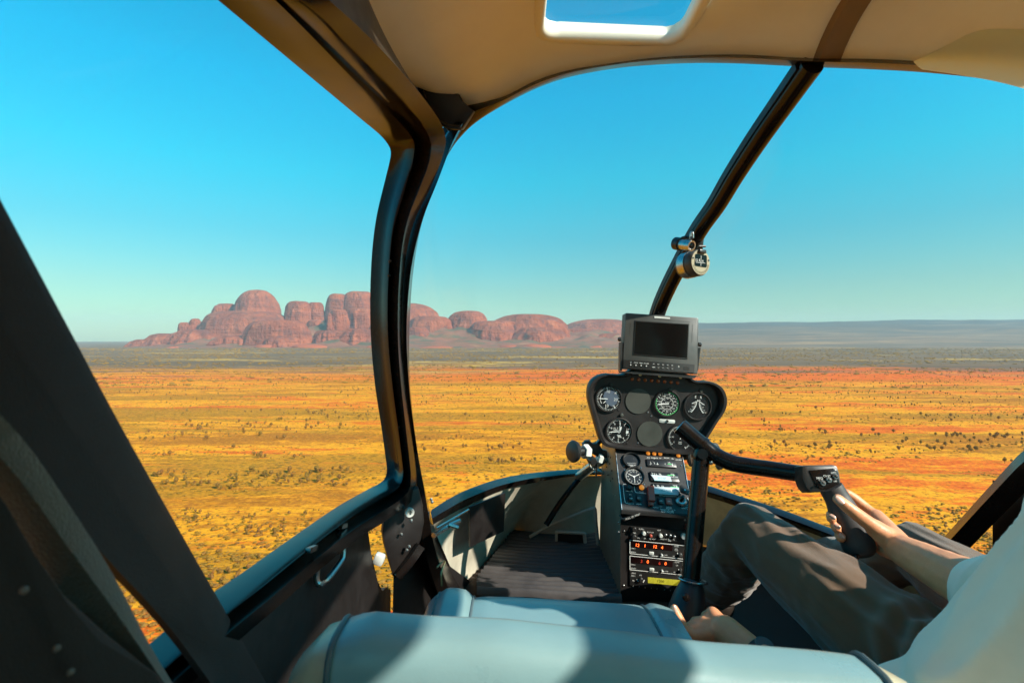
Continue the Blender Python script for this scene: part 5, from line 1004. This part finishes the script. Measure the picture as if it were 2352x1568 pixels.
for i in range(7):
    for k_ in range(4): MN.poly(sp_, mq(1400+i*20, 1310+i*1.4+k_*20), [(-.0006, -.0006), (.0006, -.0006), (.0006, .0006), (-.0006, .0006)], 0.0044)
sp_.build('speaker_holes', screen_black, mon, smooth=False)
for xs_ in ((40, 640, 70), (1745, 760, -60)):
    s_ = MB(); s_.add(*prism([mq(xs_[0], xs_[1]+130, -0.002), mq(xs_[0]+45, xs_[1]+130, -0.002), mq(xs_[0]+40 if xs_[2] > 0 else xs_[0]-10, 1395, -0.002), mq(xs_[0]-8 if xs_[2] > 0 else xs_[0]-60, 1395, -0.002)], -MN.n*0.025)); s_.build('bracket_arm', plastic_black, mon, sharp=30)
    MB().add(*lathe([(0.007, 0), (0.007, 0.006), (0.004, 0.009), (0, 0.009)], mq(xs_[0]+25, xs_[1]+60, -0.012), (-1 if xs_[2] > 0 else 1, 0, 0), 12)).build('bracket_knob', plastic_black, mon)
MB().add(*prism([mq(40, 1400, -0.004), mq(1720, 1490, -0.004), mq(1660, 1560, -0.004), mq(60, 1440, -0.004)], -MN.n*0.03)).build('bracket_base', plastic_black, mon, sharp=30)
MB().add(*lathe([(0.009, 0), (0.009, 0.004), (0.006, 0.008), (0.003, 0.012), (0, 0.012)], mq(925, 180, -0.015), (0.08, 0, 1), 16)).build('top_screw', steel, mon)

# ------------------------------------------------------------------ compass and small camera on the strut
compass_plate = M('compass_plate', (0.36, 0.31, 0.20), 0.5, var=0.1)
cmp_ = empty('compass', P(1606, 640, 1.37), 'round grey magnetic compass clamped to the windscreen strut', 'compass')
K_ = lambda x, y: (1531.2+x*0.08201, 520.6+y*0.08201)
cc = P(*K_(935, 1000), 1.36); cax = Vector((0.50, -1.0, 0.06)).normalized(); kr = 30/1176*1.36
MB().add(*lathe([(kr*0.55, -0.062), (kr*0.98, -0.056), (kr*1.03, -0.05), (kr*1.03, -0.026), (kr*0.98, -0.024), (kr*0.98, -0.020), (kr*1.03, -0.018), (kr*1.03, -0.004), (kr*0.97, 0), (0, 0.0)], cc, cax, 40)).build('compass_body', plastic_grey, cmp_)
MB().add(*lathe([(kr*1.035, -0.050), (kr*1.045, -0.048), (kr*1.045, -0.028), (kr*1.035, -0.026)], cc, cax, 40)).build('compass_ring', steel, cmp_)
ex_ = Vector((1.0, 0.50, 0)).normalized(); KP = Plane(cc, ex_, Vector((0, 0, 1))); KP.n = cax; KP.c = cc
obj('compass_face', *capped([[KP.loc(cc, math.cos(a)*kr*0.95, math.sin(a)*kr*0.95, h_) for a in np.linspace(0, 2*math.pi, 41)[:-1]] for h_ in (0.0005, 0.0025)]), compass_plate, cmp_, smooth=False)
wn = [(-0.60, 0.55), (-0.52, 0.60), (0.55, 0.56), (0.62, 0.48), (0.62, -0.28), (0.52, -0.38), (-0.56, -0.32), (-0.66, -0.2)]
obj('compass_window', [KP.loc(cc, x*kr, y*kr, 0.0034) for x, y in wn], [tuple(range(8))], screen_black, cmp_, smooth=False)
m2 = MB(); KP.text(m2, KP.loc(cc, -0.50*kr, 0.12*kr), '12', 0.26*kr, 0.0042); KP.text(m2, KP.loc(cc, -0.18*kr, 0.12*kr), 'E', 0.26*kr, 0.0042); KP.text(m2, KP.loc(cc, 0.17*kr, 0.10*kr), '6', 0.24*kr, 0.0042)
for i in range(20): KP.line(m2, KP.loc(cc, (-0.56+i*0.05)*kr, -0.02*kr), KP.loc(cc, (-0.56+i*0.05)*kr, (-0.09 if i % 2 else -0.06)*kr), 0.022*kr, 0.0042)
KP.line(m2, KP.loc(cc, -0.02*kr, 0.5*kr), KP.loc(cc, -0.05*kr, -0.3*kr), 0.03*kr, 0.0046); m2.build('compass_markings', print_white, cmp_, smooth=False)
m2 = MB()
for i in range(22):
    a = R(200+i*7); KP.line(m2, KP.loc(cc, math.cos(a)*kr*0.72, math.sin(a)*kr*0.72), KP.loc(cc, math.cos(a)*kr*0.90, math.sin(a)*kr*0.90), 0.02*kr, 0.0034)
for i in range(11): KP.text(m2, KP.loc(cc, math.cos(R(204+i*14))*kr*0.80, math.sin(R(204+i*14))*kr*0.80), ('N', '30', '60', 'E', '120', '150', 'S', '210', '240', 'W', '300')[i], 0.1*kr, 0.0036)
m2.build('deviation_card', lcd_ink, cmp_, smooth=False)
for (x, y) in ((-0.80, 0.28), (0.82, 0.20)): MB().add(*lathe([(0.0028, 0), (0.0028, 0.0015), (0, 0.002)], KP.loc(cc, x*kr, y*kr, 0.002), cax, 10)).build('compass_screw', plastic_black, cmp_)
MB().add(*box(KP.loc(cc, 0.05*kr, 0.80*kr, 0.004), (0.024, 0.010, 0.012), KP.M(), 0.002)).build('adjuster', plastic_black, cmp_)
bm_ = MB(); pb = P(*K_(930, 420), 1.385); bm_.add(*box(pb, (0.016, 0.018, 0.052), Matrix.Rotation(0.12, 3, 'Y'), 0.003)); bm_.add(*tube([P(*K_(930, 245), 1.37), P(*K_(1090, 200), 1.375)], 0.0035, 8)); bm_.add(*tube([P(*K_(900, 550), 1.37), P(*K_(1085, 550), 1.375)], 0.003, 8)); bm_.build('compass_bracket', plastic_black, cmp_)
camx = empty('lipstick_camera', P(1575, 575, 1.33), 'small silver tube camera clamped to the strut just above the compass', 'camera')
ca_ = P(*K_(705, 540), 1.315); cb_ = P(*K_(330, 480), 1.355); dd = (ca_-cb_); L_ = dd.length; r0 = 12.3/1176*1.32
MB().add(*lathe([(r0*0.9, 0), (r0, 0.003), (r0, L_-0.003), (r0*0.98, L_), (r0*0.72, L_), (r0*0.68, L_-0.006), (0, L_-0.006)], cb_, dd, 28)).build('camera_tube', steel, camx)
MB().add(*lathe([(r0*0.60, 0), (r0*0.30, 0.003), (0, 0.004)], ca_-dd.normalized()*0.0055, dd, 24)).build('lens', screen_black, camx)
MB().add(*lathe([(r0*1.02, -0.012), (r0*1.22, -0.010), (r0*1.22, 0.008), (r0*1.02, 0.010)], cb_, dd, 24)).build('rear_cap', plastic_black, camx)
cl_ = MB(); cl_.add(*tube([P(*K_(420, 330), 1.345), P(*K_(560, 285), 1.345), P(*K_(700, 300), 1.33), P(*K_(715, 350), 1.325)], 0.0045, 8)); cl_.build('clamp_strap', plastic_black, camx)
MB().add(*tube(catmull([P(*K_(670, 350), 1.33), P(*K_(665, 220), 1.33), P(*K_(700, 150), 1.33), P(*K_(735, 200), 1.33), P(*K_(730, 360), 1.33)], 20), 0.0028, 8)).build('clamp_lug', steel, camx)

# ------------------------------------------------------------------ vent knobs beside the console
def vent(center, name_label, flip=1, s=1.0):
    g = empty('vent_valve', center+Vector((0, 0, -0.02)), name_label, 'vent valve'); c = center
    ax = Vector((-0.80*flip, -0.50, 0.12)).normalized()
    q0 = c+Vector((0.062*flip, 0.03, -0.006))*s
    MB().add(*lathe([(0.012, 0), (0.030, 0.004), (0.033, 0.009), (0.031, 0.015), (0.024, 0.017), (0.018, 0.013), (0.0, 0.013)], c-ax*0.004, -ax, 28)).build('knob', plastic_black, g)
    MB().add(*tube([c-ax*0.005, c-ax*0.055], 0.0125, 16)).build('valve_stem', plastic_black, g)
    MB().add(*lathe([(0.020, 0), (0.022, 0.003), (0.022, 0.018), (0.020, 0.021)], c-ax*0.050, -ax, 6)).build('hex_nut', plastic_white, g)
    return g, ax
vg, vax = vent(P(1309, 1036, 1.52), 'black round vent knob with white nut at the left of the console')
MB().add(*lathe([(0.016, 0), (0.018, 0.003), (0.018, 0.012), (0.016, 0.014)], P(1372, 1052, 1.60), Vector((0.9, 0.3, -0.4)), 6)).build('hex_nut', plastic_white, vg)
MB().add(*lathe([(0.012, 0), (0.012, 0.03), (0.010, 0.034), (0, 0.034)], P(1355, 1052, 1.60), (0.2, -0.95, -0.1), 18)).build('valve_outlet', plastic_black, vg)
wing = [(1338, 1020), (1345, 1013), (1354, 1012), (1362, 1019), (1370, 1018), (1377, 1010), (1382, 1017), (1378, 1022), (1384, 1032), (1395, 1036), (1396, 1052), (1378, 1052), (1360, 1042), (1348, 1034), (1339, 1030)]
MB().add(*prism([P(x, y, 1.60) for x, y in wing], (0, 0.02, 0), 0.004)).build('wing_clamp', plastic_black, vg)
MB().add(*tube(PX([(1394, 1048, 1.72), (1364, 1068, 1.78), (1330, 1094, 1.86)], 8), 0.0165, 12)).build('duct_tube', alu, vg)
for pts in ([(1352, 1060, 1.59), (1357, 1072, 1.60), (1370, 1081, 1.63), (1386, 1086, 1.68)], [(1366, 1058, 1.60), (1372, 1072, 1.62), (1386, 1082, 1.68)]): MB().add(*tube(PX(pts, 16), 0.0024, 6)).build('white_wire', plastic_white, vg)
MB().add(*tube(PX([(1362, 1056, 1.59), (1370, 1070, 1.60), (1369, 1092, 1.60)], 8), 0.0026, 6)).build('tie_tail', plastic_black, vg)
vg2, _ = vent(P(1597, 1047, 1.60), 'black vent knob showing at the right of the console behind the control stick', -1)

# ------------------------------------------------------------------ cyclic stick with T-bar and grip
cyc = empty('control_stick', Vector((0.40, 1.16, FLOOR)), 'black cyclic control stick with a curved cross bar and hand grip', 'control stick')
MB().add(*tube(PX([(1578, 1420, 1.10), (1586, 1330, 1.13), (1594, 1240, 1.16), (1603, 1140, 1.19), (1612, 1040, 1.215)], 30), 0.0195, 18)).build('stick_tube', black_paint, cyc)
MB().add(*tube(PX([(1575, 1480, 1.08), (1577, 1440, 1.09), (1582, 1385, 1.105), (1588, 1350, 1.118), (1591, 1336, 1.124)], 20), [0.046]*6+[0.045, 0.044, 0.043, 0.041, 0.039, 0.037, 0.035, 0.033, 0.031, 0.029, 0.027, 0.025, 0.023, 0.021], 20)).build('stick_boot', boot_rubber, cyc)
MB().add(*tube([P(1591, 1332, 1.124)+Vector((math.cos(a)*0.029, math.sin(a)*0.029, -0.006*math.sin(a)-0.004*math.cos(a))) for a in np.linspace(0, 2*math.pi, 33)], 0.0022, 8)).build('boot_ring', steel, cyc)
for (x, y) in ((1576, 1371), (1576, 1452)): MB().add(*lathe([(0.008, 0), (0.007, 0.004), (0, 0.006)], P(x, y, 1.068), (-0.1, -1, 0.1), 14)).build('boot_bolt', black_paint, cyc)
bar = PX([(1562, 979, 1.235), (1590, 1003, 1.222), (1618, 1026, 1.21), (1645, 1046, 1.20), (1680, 1062, 1.18), (1720, 1070, 1.16), (1770, 1077, 1.13), (1815, 1084, 1.10), (1858, 1090, 1.07)], 50)
MB().add(*tube(bar, [0.0205-0.0035*i/49 for i in range(50)], 20)).build('cross_bar', black_paint, cyc)
MB().add(*lathe([(0.0185, 0), (0.0165, 0.002), (0, 0.002)], bar[0], bar[0]-bar[1], 20)).build('bar_end', steel, cyc)
MB().add(*lathe([(0.022, -0.004), (0.022, 0.004)], bar[11], bar[12]-bar[11], 20)).build('bar_collar', black_paint, cyc)
jt = MB(); jt.add(*box(P(1614, 1042, 1.21), (0.042, 0.034, 0.040), Matrix.Rotation(0.4, 3, 'Y'), 0.008)); jt.add(*tube([P(1614, 1042, 1.18), P(1614, 1042, 1.245)], 0.012, 14)); jt.build('pivot_joint', black_paint, cyc)
MB().add(*lathe([(0.005, 0), (0.004, 0.003), (0, 0.004)], P(1633, 1062, 1.185), (0.3, -1, 0), 8)).build('pivot_bolt', steel, cyc)
tg = MB(); tg.add(*prism([P(x, y, 1.225) for x, y in ((1640, 1018), (1650, 1020), (1658, 1034), (1662, 1052), (1654, 1058), (1645, 1050))], (0, 0.012, 0), 0.003)); tg.add(*prism([P(x, y, 1.215) for x, y in ((1650, 1060), (1668, 1068), (1660, 1078), (1652, 1080), (1647, 1074))], (0, 0.012, 0), 0.003)); tg.build('friction_lever', plastic_black, cyc)
GB = Plane(P(1890, 1096, 1.035), Vector((1.0, -0.10, 0.0)), Vector((0, 0.30, 1.0)))
bx = [(1843, 1070), (1850, 1068), (1915, 1067), (1923, 1070), (1929, 1086), (1932, 1106), (1937, 1118), (1930, 1126), (1915, 1129), (1880, 1130), (1862, 1131), (1851, 1118), (1844, 1098)]
MB().add(*prism([GB.at(x, y) for x, y in bx], -GB.n*0.040, 0.004)).build('switch_box', plastic_black, cyc, sharp=40)
MB().add(*prism([GB.at(x, y, 0.0022) for x, y in ((1858, 1080), (1913, 1075), (1922, 1080), (1929, 1118), (1922, 1121), (1884, 1123), (1874, 1117))], -GB.n*0.003, 0.0012)).build('switch_plate', black_paint, cyc, sharp=40)
m2 = MB()
for (x, y, s_, z_) in ((1881, 1098, 'FREQ', .0062), (1898, 1093, 'CH SEL', .0056), (1913, 1086, 'HYD', .0056), (1917, 1105, 'OFF', .0046), (1883, 1103, '<->', .005)): GB.text(m2, GB.at(x, y), s_, z_, 0.0032, 0.85)
m2.build('switch_lettering', print_white, cyc, smooth=False)
for (x, y) in ((1887, 1109), (1901, 1102), (1916, 1094)):
    k_ = MB(); k_.add(*lathe([(0.0058, 0), (0.0058, 0.004), (0.0048, 0.006), (0.0030, 0.006), (0.0030, 0.003), (0, 0.003)], GB.at(x, y, 0.002), GB.n, 16)); k_.add(*tube([GB.at(x, y, 0.004), GB.at(x-1, y-2, 0.014)], 0.0022, 8)); k_.build('toggle_switch', steel, cyc)
gp = PX([(1908, 1118, 1.03), (1926, 1150, 1.025), (1945, 1190, 1.018), (1963, 1230, 1.010), (1974, 1258, 1.003), (1980, 1276, 1.0)], 24)
MB().add(*tube(gp, [0.022, 0.0225, 0.0225, 0.0225, 0.023, 0.024, 0.025, 0.0262, 0.0272, 0.0278, 0.0282, 0.0285, 0.0286, 0.0287, 0.0288, 0.029, 0.0292, 0.0294, 0.0296, 0.0296, 0.029, 0.027, 0.024, 0.018], 22, flat=0.85)).build('hand_grip', rubber, cyc)
MB().add(*tube(PX([(1975, 1262, 1.0), (1968, 1276, 0.985), (1966, 1300, 0.985), (1965, 1330, 1.0)], 12), 0.004, 8)).build('grip_cord', black_paint, cyc)
clv = empty('collective_lever', Vector((0.40, 0.7, FLOOR)), 'black collective lever under the hand beside the passenger seat', 'lever')
MB().add(*tube([Vector((0.41, 0.45, -0.68)), Vector((0.395, 0.80, -0.60)), P(1648, 1462, 0.975), P(1618, 1452, 1.02)], 0.016, 14)).build('lever_tube', black_paint, clv)
MB().add(*tube([P(1655, 1466, 0.965), P(1612, 1450, 1.03)], 0.021, 16)).build('twist_grip', rubber, clv)

# ------------------------------------------------------------------ fuzzy rear door-frame band, made up as a hanging strap
sb = strip([PX([(-260, 930, 0.205), (-120, 1070, 0.215), (0, 1188, 0.228), (125, 1366, 0.245), (250, 1482, 0.268), (354, 1566, 0.285), (470, 1690, 0.315)]), PX([(-240, 830, 0.198), (-90, 960, 0.208), (40, 1095, 0.222), (160, 1260, 0.238), (262, 1400, 0.258), (345, 1520, 0.275), (460, 1690, 0.305)]), PX([(-210, 740, 0.205), (-60, 890, 0.215), (62, 1020, 0.230), (170, 1176, 0.246), (243, 1290, 0.262), (292, 1378, 0.272), (350, 1490, 0.287), (470, 1690, 0.318)])], seal_fuzz, 'door_seal_band', None, n=60, thick=0.0016)
tag(sb, 'blurred olive fuzzy door-frame band beside the dark left door post', 'door seal')
# ------------------------------------------------------------------ the pilot
def capsule(p0, r0, p1, r1, seg=14, hemi=4, flat=None):
    p0, p1 = Vector(p0), Vector(p1); ax = (p1-p0); L = max(ax.length, 1e-6); ax = ax/L
    pr = [(r0*math.cos(a), -r0*math.sin(a)) for a in np.linspace(math.pi/2, 0, hemi+1)]+[(r1*math.cos(a), L+r1*math.sin(a)) for a in np.linspace(0, math.pi/2, hemi+1)]
    v, f = lathe(pr, p0, ax, seg)
    if flat:
        n, k = Vector(flat[0]).normalized(), flat[1]
        v = [q-n*((q-p0).dot(n))*(1-k) for q in v]
    return v, f
def chain(mb, pts):                           # pts: (Vector, radius) ...
    for (a, ra_), (b, rb) in zip(pts, pts[1:]): mb.add(*capsule(a, ra_, b, rb))
def remesh(mb, name, mat, parent, voxel, smooth=4, fn=None):
    me = bpy.data.meshes.new('tmp'); me.from_pydata([tuple(v) for v in mb.v], [], mb.f); me.update()
    o = bpy.data.objects.new('tmp', me); COL.objects.link(o)
    m = o.modifiers.new('r', 'REMESH'); m.mode = 'VOXEL'; m.voxel_size = voxel; m.use_smooth_shade = True
    s = o.modifiers.new('s', 'SMOOTH'); s.factor = 0.5; s.iterations = smooth
    dg = bpy.context.evaluated_depsgraph_get(); dg.update(); ev = o.evaluated_get(dg); nm = bpy.data.meshes.new_from_object(ev)
    bpy.data.objects.remove(o); bpy.data.meshes.remove(me)
    n = len(nm.vertices); co = np.empty(n*3); nm.vertices.foreach_get('co', co); co = co.reshape(-1, 3); no = np.empty(n*3); nm.vertices.foreach_get('normal', no); no = no.reshape(-1, 3)
    if fn is not None:
        d = np.array([fn(Vector(c)) for c in co]); co = co+no*d[:, None]
    co = co-np.array(LOC[parent.name]); nm.vertices.foreach_set('co', co.ravel()); nm.update(); nm.materials.clear(); nm.materials.append(mat)
    nm.polygons.foreach_set('use_smooth', [True]*len(nm.polygons)); nm.name = name
    ob = bpy.data.objects.new(name, nm); COL.objects.link(ob); ob.parent = parent; LOC[ob.name] = LOC[parent.name]; return ob
pil = empty('person', Vector((0.80, 0.70, FLOOR)), 'pilot in white shirt and dark trousers holding the cyclic grip', 'person')
hipL, hipR = Vector((0.695, 0.65, -0.56)), Vector((0.90, 0.65, -0.56))
kneeL, kneeR = P(1728, 1222, 1.145), P(2108, 1266, 1.17)
ankL, ankR = Vector((0.535, 1.36, -0.665)), Vector((0.93, 1.50, -0.665))
shL, shR = Vector((0.665, 0.49, -0.11)), Vector((1.00, 0.50, -0.07))
elL = P(2112, 1745, 0.53); wrL = P(1748, 1515, 0.875)
elR = P(2440, 1452, 0.66); wrR = P(2078, 1266, 0.925)
neck = Vector((0.82, 0.50, 0.02)); headc = Vector((0.82, 0.55, 0.17))
body = MB()
# torso, neck, head
for s in (-1, 1):
    body.add(*capsule(Vector((0.80+s*0.07, 0.66, -0.50)), 0.10, Vector((0.815+s*0.08, 0.53, -0.15)), 0.105))
    body.add(*capsule(Vector((0.815+s*0.08, 0.53, -0.15)), 0.10, shL if s < 0 else shR, 0.058))
body.add(*capsule(Vector((0.82, 0.52, -0.06)), 0.075, headc+Vector((0, -0.01, -0.07)), 0.055))
hv, hf = capsule(headc+Vector((0, 0.02, -0.055)), 0.066, headc+Vector((0, -0.005, 0.045)), 0.088, 20, 6); body.add(hv, hf)
body.add(*capsule(headc+Vector((0, 0.075, -0.02)), 0.012, headc+Vector((0, 0.103, -0.035)), 0.013))            # nose
for s in (-1, 1):
    body.add(*capsule(headc+Vector((s*0.078, 0.0, -0.02)), 0.016, headc+Vector((s*0.082, -0.004, 0.012)), 0.018))  # ears
    body.add(*capsule(headc+Vector((s*0.014, 0.080, -0.062)), 0.009, headc+Vector((s*0.004, 0.083, -0.062)), 0.010))  # lips
    body.add(*capsule(headc+Vector((s*0.02, 0.080, 0.018)), 0.010, headc+Vector((s*0.05, 0.068, 0.020)), 0.010))  # brows
# legs
for hp_, kn, an, dx in ((hipL, kneeL, ankL, 0.02), (hipR, kneeR, ankR, 0)):
    chain(body, [(hp_, 0.080), (hp_.lerp(kn, 0.5), 0.064), (kn, 0.046), (kn.lerp(an, 0.35), 0.046), (an, 0.034)])
    chain(body, [(an, 0.036), (an+Vector((0, 0.10, -0.045)), 0.034), (an+Vector((0, 0.17, -0.055)), 0.026)])
# arms
chain(body, [(shL, 0.056), (shL.lerp(elL, 0.5), 0.050), (elL, 0.042), (elL.lerp(wrL, 0.35), 0.042), (wrL, 0.027)])
chain(body, [(shR, 0.056), (shR.lerp(elR, 0.5), 0.050), (elR, 0.044), (elR.lerp(wrR, 0.35), 0.044), (elR.lerp(wrR, 0.75), 0.034), (wrR, 0.028)])
# right hand closed on the grip
kI, kM, kR_, kP = P(2012, 1188, 1.035), P(2024, 1212, 1.03), P(2028, 1237, 1.02), P(2028, 1260, 1.005)
for k_, r_ in ((kI, .017), (kM, .017), (kR_, .016), (kP, .014)): body.add(*capsule(wrR, 0.024, k_, r_))
body.add(*capsule(P(2046, 1240, 0.955), 0.022, P(2010, 1213, 0.965), 0.017))
chain(body, [(P(2020, 1220, 0.962), .0165), (P(1994, 1200, 0.962), .0135), (P(1962, 1176, 0.963), .0122), (P(1937, 1156, 0.968), .0108), (P(1925, 1146, 0.972), .0098)])
chain(body, [(kI, .0125), (P(1984, 1162, 1.055), .0108), (P(1958, 1140, 1.062), .0095), (P(1944, 1131, 1.064), .0085)])
for k_, ps in ((kM, [(1988, 1190, 1.062), (1944, 1180, 1.066), (1909, 1182, 1.040), (1910, 1190, 1.012)]), (kR_, [(1994, 1214, 1.056), (1954, 1205, 1.058), (1919, 1204, 1.034), (1921, 1212, 1.006)]), (kP, [(1998, 1238, 1.046), (1962, 1230, 1.048), (1929, 1227, 1.024), (1931, 1234, 1.000)])):
    chain(body, [(k_, .0115)]+[(P(*q), r_) for q, r_ in zip(ps, (.0108, .0102, .0098, .0092))])
# left hand: index finger raised, the others curled round the twist grip
palm = P(1668, 1448, 0.945)
body.add(*capsule(wrL, 0.026, palm, 0.027)); 
K1, K2, K3, K4 = P(1638, 1408, 0.975), P(1618, 1428, 0.972), P(1602, 1446, 0.965), P(1590, 1464, 0.955)
for k_, r_ in ((K1, .0130), (K2, .0120), (K3, .0114), (K4, .0110)): body.add(*capsule(palm, 0.017, k_, r_))
chain(body, [(palm+Vector((0.008, 0.0, -0.01)), .017), (K4, .0125), (P(1572, 1444, 0.965), .0105), (P(1559, 1420, 0.975), .0096), (P(1549, 1398, 0.982), .0085)])
chain(body, [(K1, .0125), (P(1622, 1416, 1.005), .0108), (P(1628, 1446, 1.02), .0095), (P(1648, 1468, 1.015), .0088)])
chain(body, [(K2, .0118), (P(1597, 1428, 1.0), .0104), (P(1598, 1456, 1.022), .0094), (P(1616, 1478, 1.02), .0086)])
chain(body, [(K3, .0112), (P(1586, 1438, 0.995), .0100), (P(1580, 1462, 1.012), .0090), (P(1594, 1484, 1.01), .0084)])
chain(body, [(palm+Vector((0.012, -0.004, -0.004)), .015), (P(1690, 1462, 0.955), .0125), (P(1700, 1472, 0.99), .0105)])
remesh(body, 'body', skin, pil, 0.0032, 2, lambda c: 0.0007*mnoise.noise(c*60))
# thumb nail and finger nails that face the camera
def nail_at(p, n, u, w, l):
    n = n.normalized(); u = (u-n*u.dot(n)).normalized(); s = n.cross(u); rows = []
    for i in range(7):
        t = -1+2*i/6
        rows.append([p+u*l*t+s*w*k_*math.sqrt(max(0.05, 1-(t*0.8)**2))+n*(0.0006-0.0026*k_*k_) for k_ in np.linspace(-1, 1, 7)])
    return grid(rows)
MB().add(*nail_at(P(1929, 1148, 0.9605), Vector((-0.25, -1, 0.45)), P(1922, 1140, 0.968)-P(1937, 1156, 0.966), 0.0068, 0.0085)).build('nail', nail, pil)
for q in ((1912, 1187, 1.000), (1923, 1209, 0.995), (1933, 1231, 0.990)): MB().add(*nail_at(P(*q), Vector((-0.7, -1, 0.1)), Vector((0.3, -0.4, -0.3)), 0.0045, 0.0055)).build('nail', nail, pil)
MB().add(*nail_at(P(1550, 1398, 0.9735), Vector((-0.3, -1, 0.3)), P(1549, 1394, 0.982)-P(1559, 1420, 0.975), 0.0048, 0.0060)).build('nail', nail, pil)
# eyes and hair
for s in (-1, 1): MB().add(*capsule(headc+Vector((s*0.031, 0.076, 0.0)), 0.0095, headc+Vector((s*0.032, 0.0765, 0.0)), 0.0095)).build('eye', plastic_white, pil)
hb = MB(); hb.add(*capsule(headc+Vector((0, -0.035, 0.0)), 0.080, headc+Vector((0, 0.0, 0.062)), 0.086, 20, 6)); remesh(hb, 'hair', hair_mat, pil, 0.008, 2, lambda c: 0.006*mnoise.noise(c*45))
# trousers with folds
aL = (kneeL-hipL).normalized(); aR = (kneeR-hipR).normalized()
def folds(c):
    axis = aL if c.x < 0.80 else aR
    q = c-axis*(c.dot(axis))*0.80
    rid = lambda z: 1-2*abs(mnoise.noise(z))
    w = 0.0075*rid(q*12+Vector((3, 1, 7)))+0.0045*rid(q*27+Vector((1, 8, 2)))+mnoise.noise(q*60)*0.002-0.006
    kn = kneeL if c.x < 0.80 else kneeR; kd = (c-kn).length
    crease = math.sin(c.z*130+c.x*110+7*mnoise.noise(c*8))*0.0018*math.exp(-((kd-0.12)/0.07)**2)
    hpn = hipL if c.x < 0.80 else hipR; hd = (c-hpn).length
    lap = math.sin(c.y*95-c.z*70+8*mnoise.noise(c*7))*0.006*math.exp(-((hd-0.18)/0.10)**2)
    return w+crease+lap
tr = MB()
for hp_, kn, an in ((hipL, kneeL, ankL), (hipR, kneeR, ankR)):
    chain(tr, [(hp_+Vector((0, -0.04, 0.0)), 0.105), (hp_.lerp(kn, 0.45), 0.086), (hp_.lerp(kn, 0.8), 0.072), (kn+Vector((0, 0.008, 0.002)), 0.058), (kn.lerp(an, 0.22)+Vector((-0.006, -0.008, 0)), 0.066), (kn.lerp(an, 0.6)+Vector((0, -0.012, 0)), 0.064), (an+Vector((0, -0.01, 0.02)), 0.062)])
tr.add(*capsule(Vector((0.72, 0.63, -0.54)), 0.115, Vector((0.88, 0.63, -0.54)), 0.115))
remesh(tr, 'trousers', trouser_cloth, pil, 0.0052, 5, folds)
# white shirt
def sfold(c):
    ax = (elL-shL).normalized(); q = c-ax*c.dot(ax)*0.7
    rid = lambda z: 1-2*abs(mnoise.noise(z))
    return 0.017*rid(q*9+Vector((9, 2, 1)))+0.008*rid(q*21)-0.008+0.005*math.sin((c-elL).length*120+6*mnoise.noise(c*9))*math.exp(-(((c-elL).length-0.06)/0.06)**2)
sh_ = MB()
for s in (-1, 1):
    sh_.add(*capsule(Vector((0.80+s*0.07, 0.645, -0.47)), 0.122, Vector((0.815+s*0.08, 0.53, -0.16)), 0.122))
    sh_.add(*capsule(Vector((0.815+s*0.08, 0.53, -0.16)), 0.116, shL if s < 0 else shR, 0.072))
sh_.add(*capsule(Vector((0.82, 0.52, -0.05)), 0.088, Vector((0.82, 0.525, 0.02)), 0.062))
chain(sh_, [(shL, 0.072), (shL.lerp(elL, 0.45), 0.074), (elL+Vector((0.0, -0.01, 0.0)), 0.066), (elL.lerp(wrL, 0.12), 0.060)])
chain(sh_, [(shR, 0.074), (shR.lerp(elR, 0.5), 0.070), (elR, 0.064), (elR.lerp(wrR, 0.34), 0.058)])
remesh(sh_, 'shirt', shirt_cloth, pil, 0.0062, 4, sfold)
for an in (ankL, ankR):
    so = MB(); chain(so, [(an+Vector((0, -0.025, -0.03)), 0.044), (an+Vector((0, 0.08, -0.042)), 0.044), (an+Vector((0, 0.18, -0.055)), 0.036)]); remesh(so, 'shoe', shoe_leather, pil, 0.007, 3)
# wrist watch on the near wrist
wd = (palm-wrL).normalized(); wc = wrL+wd*0.004
MB().add(*lathe([(0.0305, -0.010), (0.0318, -0.009), (0.0318, 0.009), (0.0305, 0.010)], wc, wd, 28)).build('watch_strap', shoe_leather, pil)
MB().add(*lathe([(0.015, 0), (0.016, 0.002), (0.014, 0.005), (0, 0.0055)], wc+Vector((0.004, -0.010, 0.028)), Vector((0.1, -0.35, 1)), 20)).build('watch_case', plastic_grey, pil)
MB().add(*lathe([(0.031, -0.004), (0.0335, -0.002), (0.0335, 0.002), (0.031, 0.004)], wc-wd*0.018, wd, 28)).build('cuff_band', plastic_grey, pil)
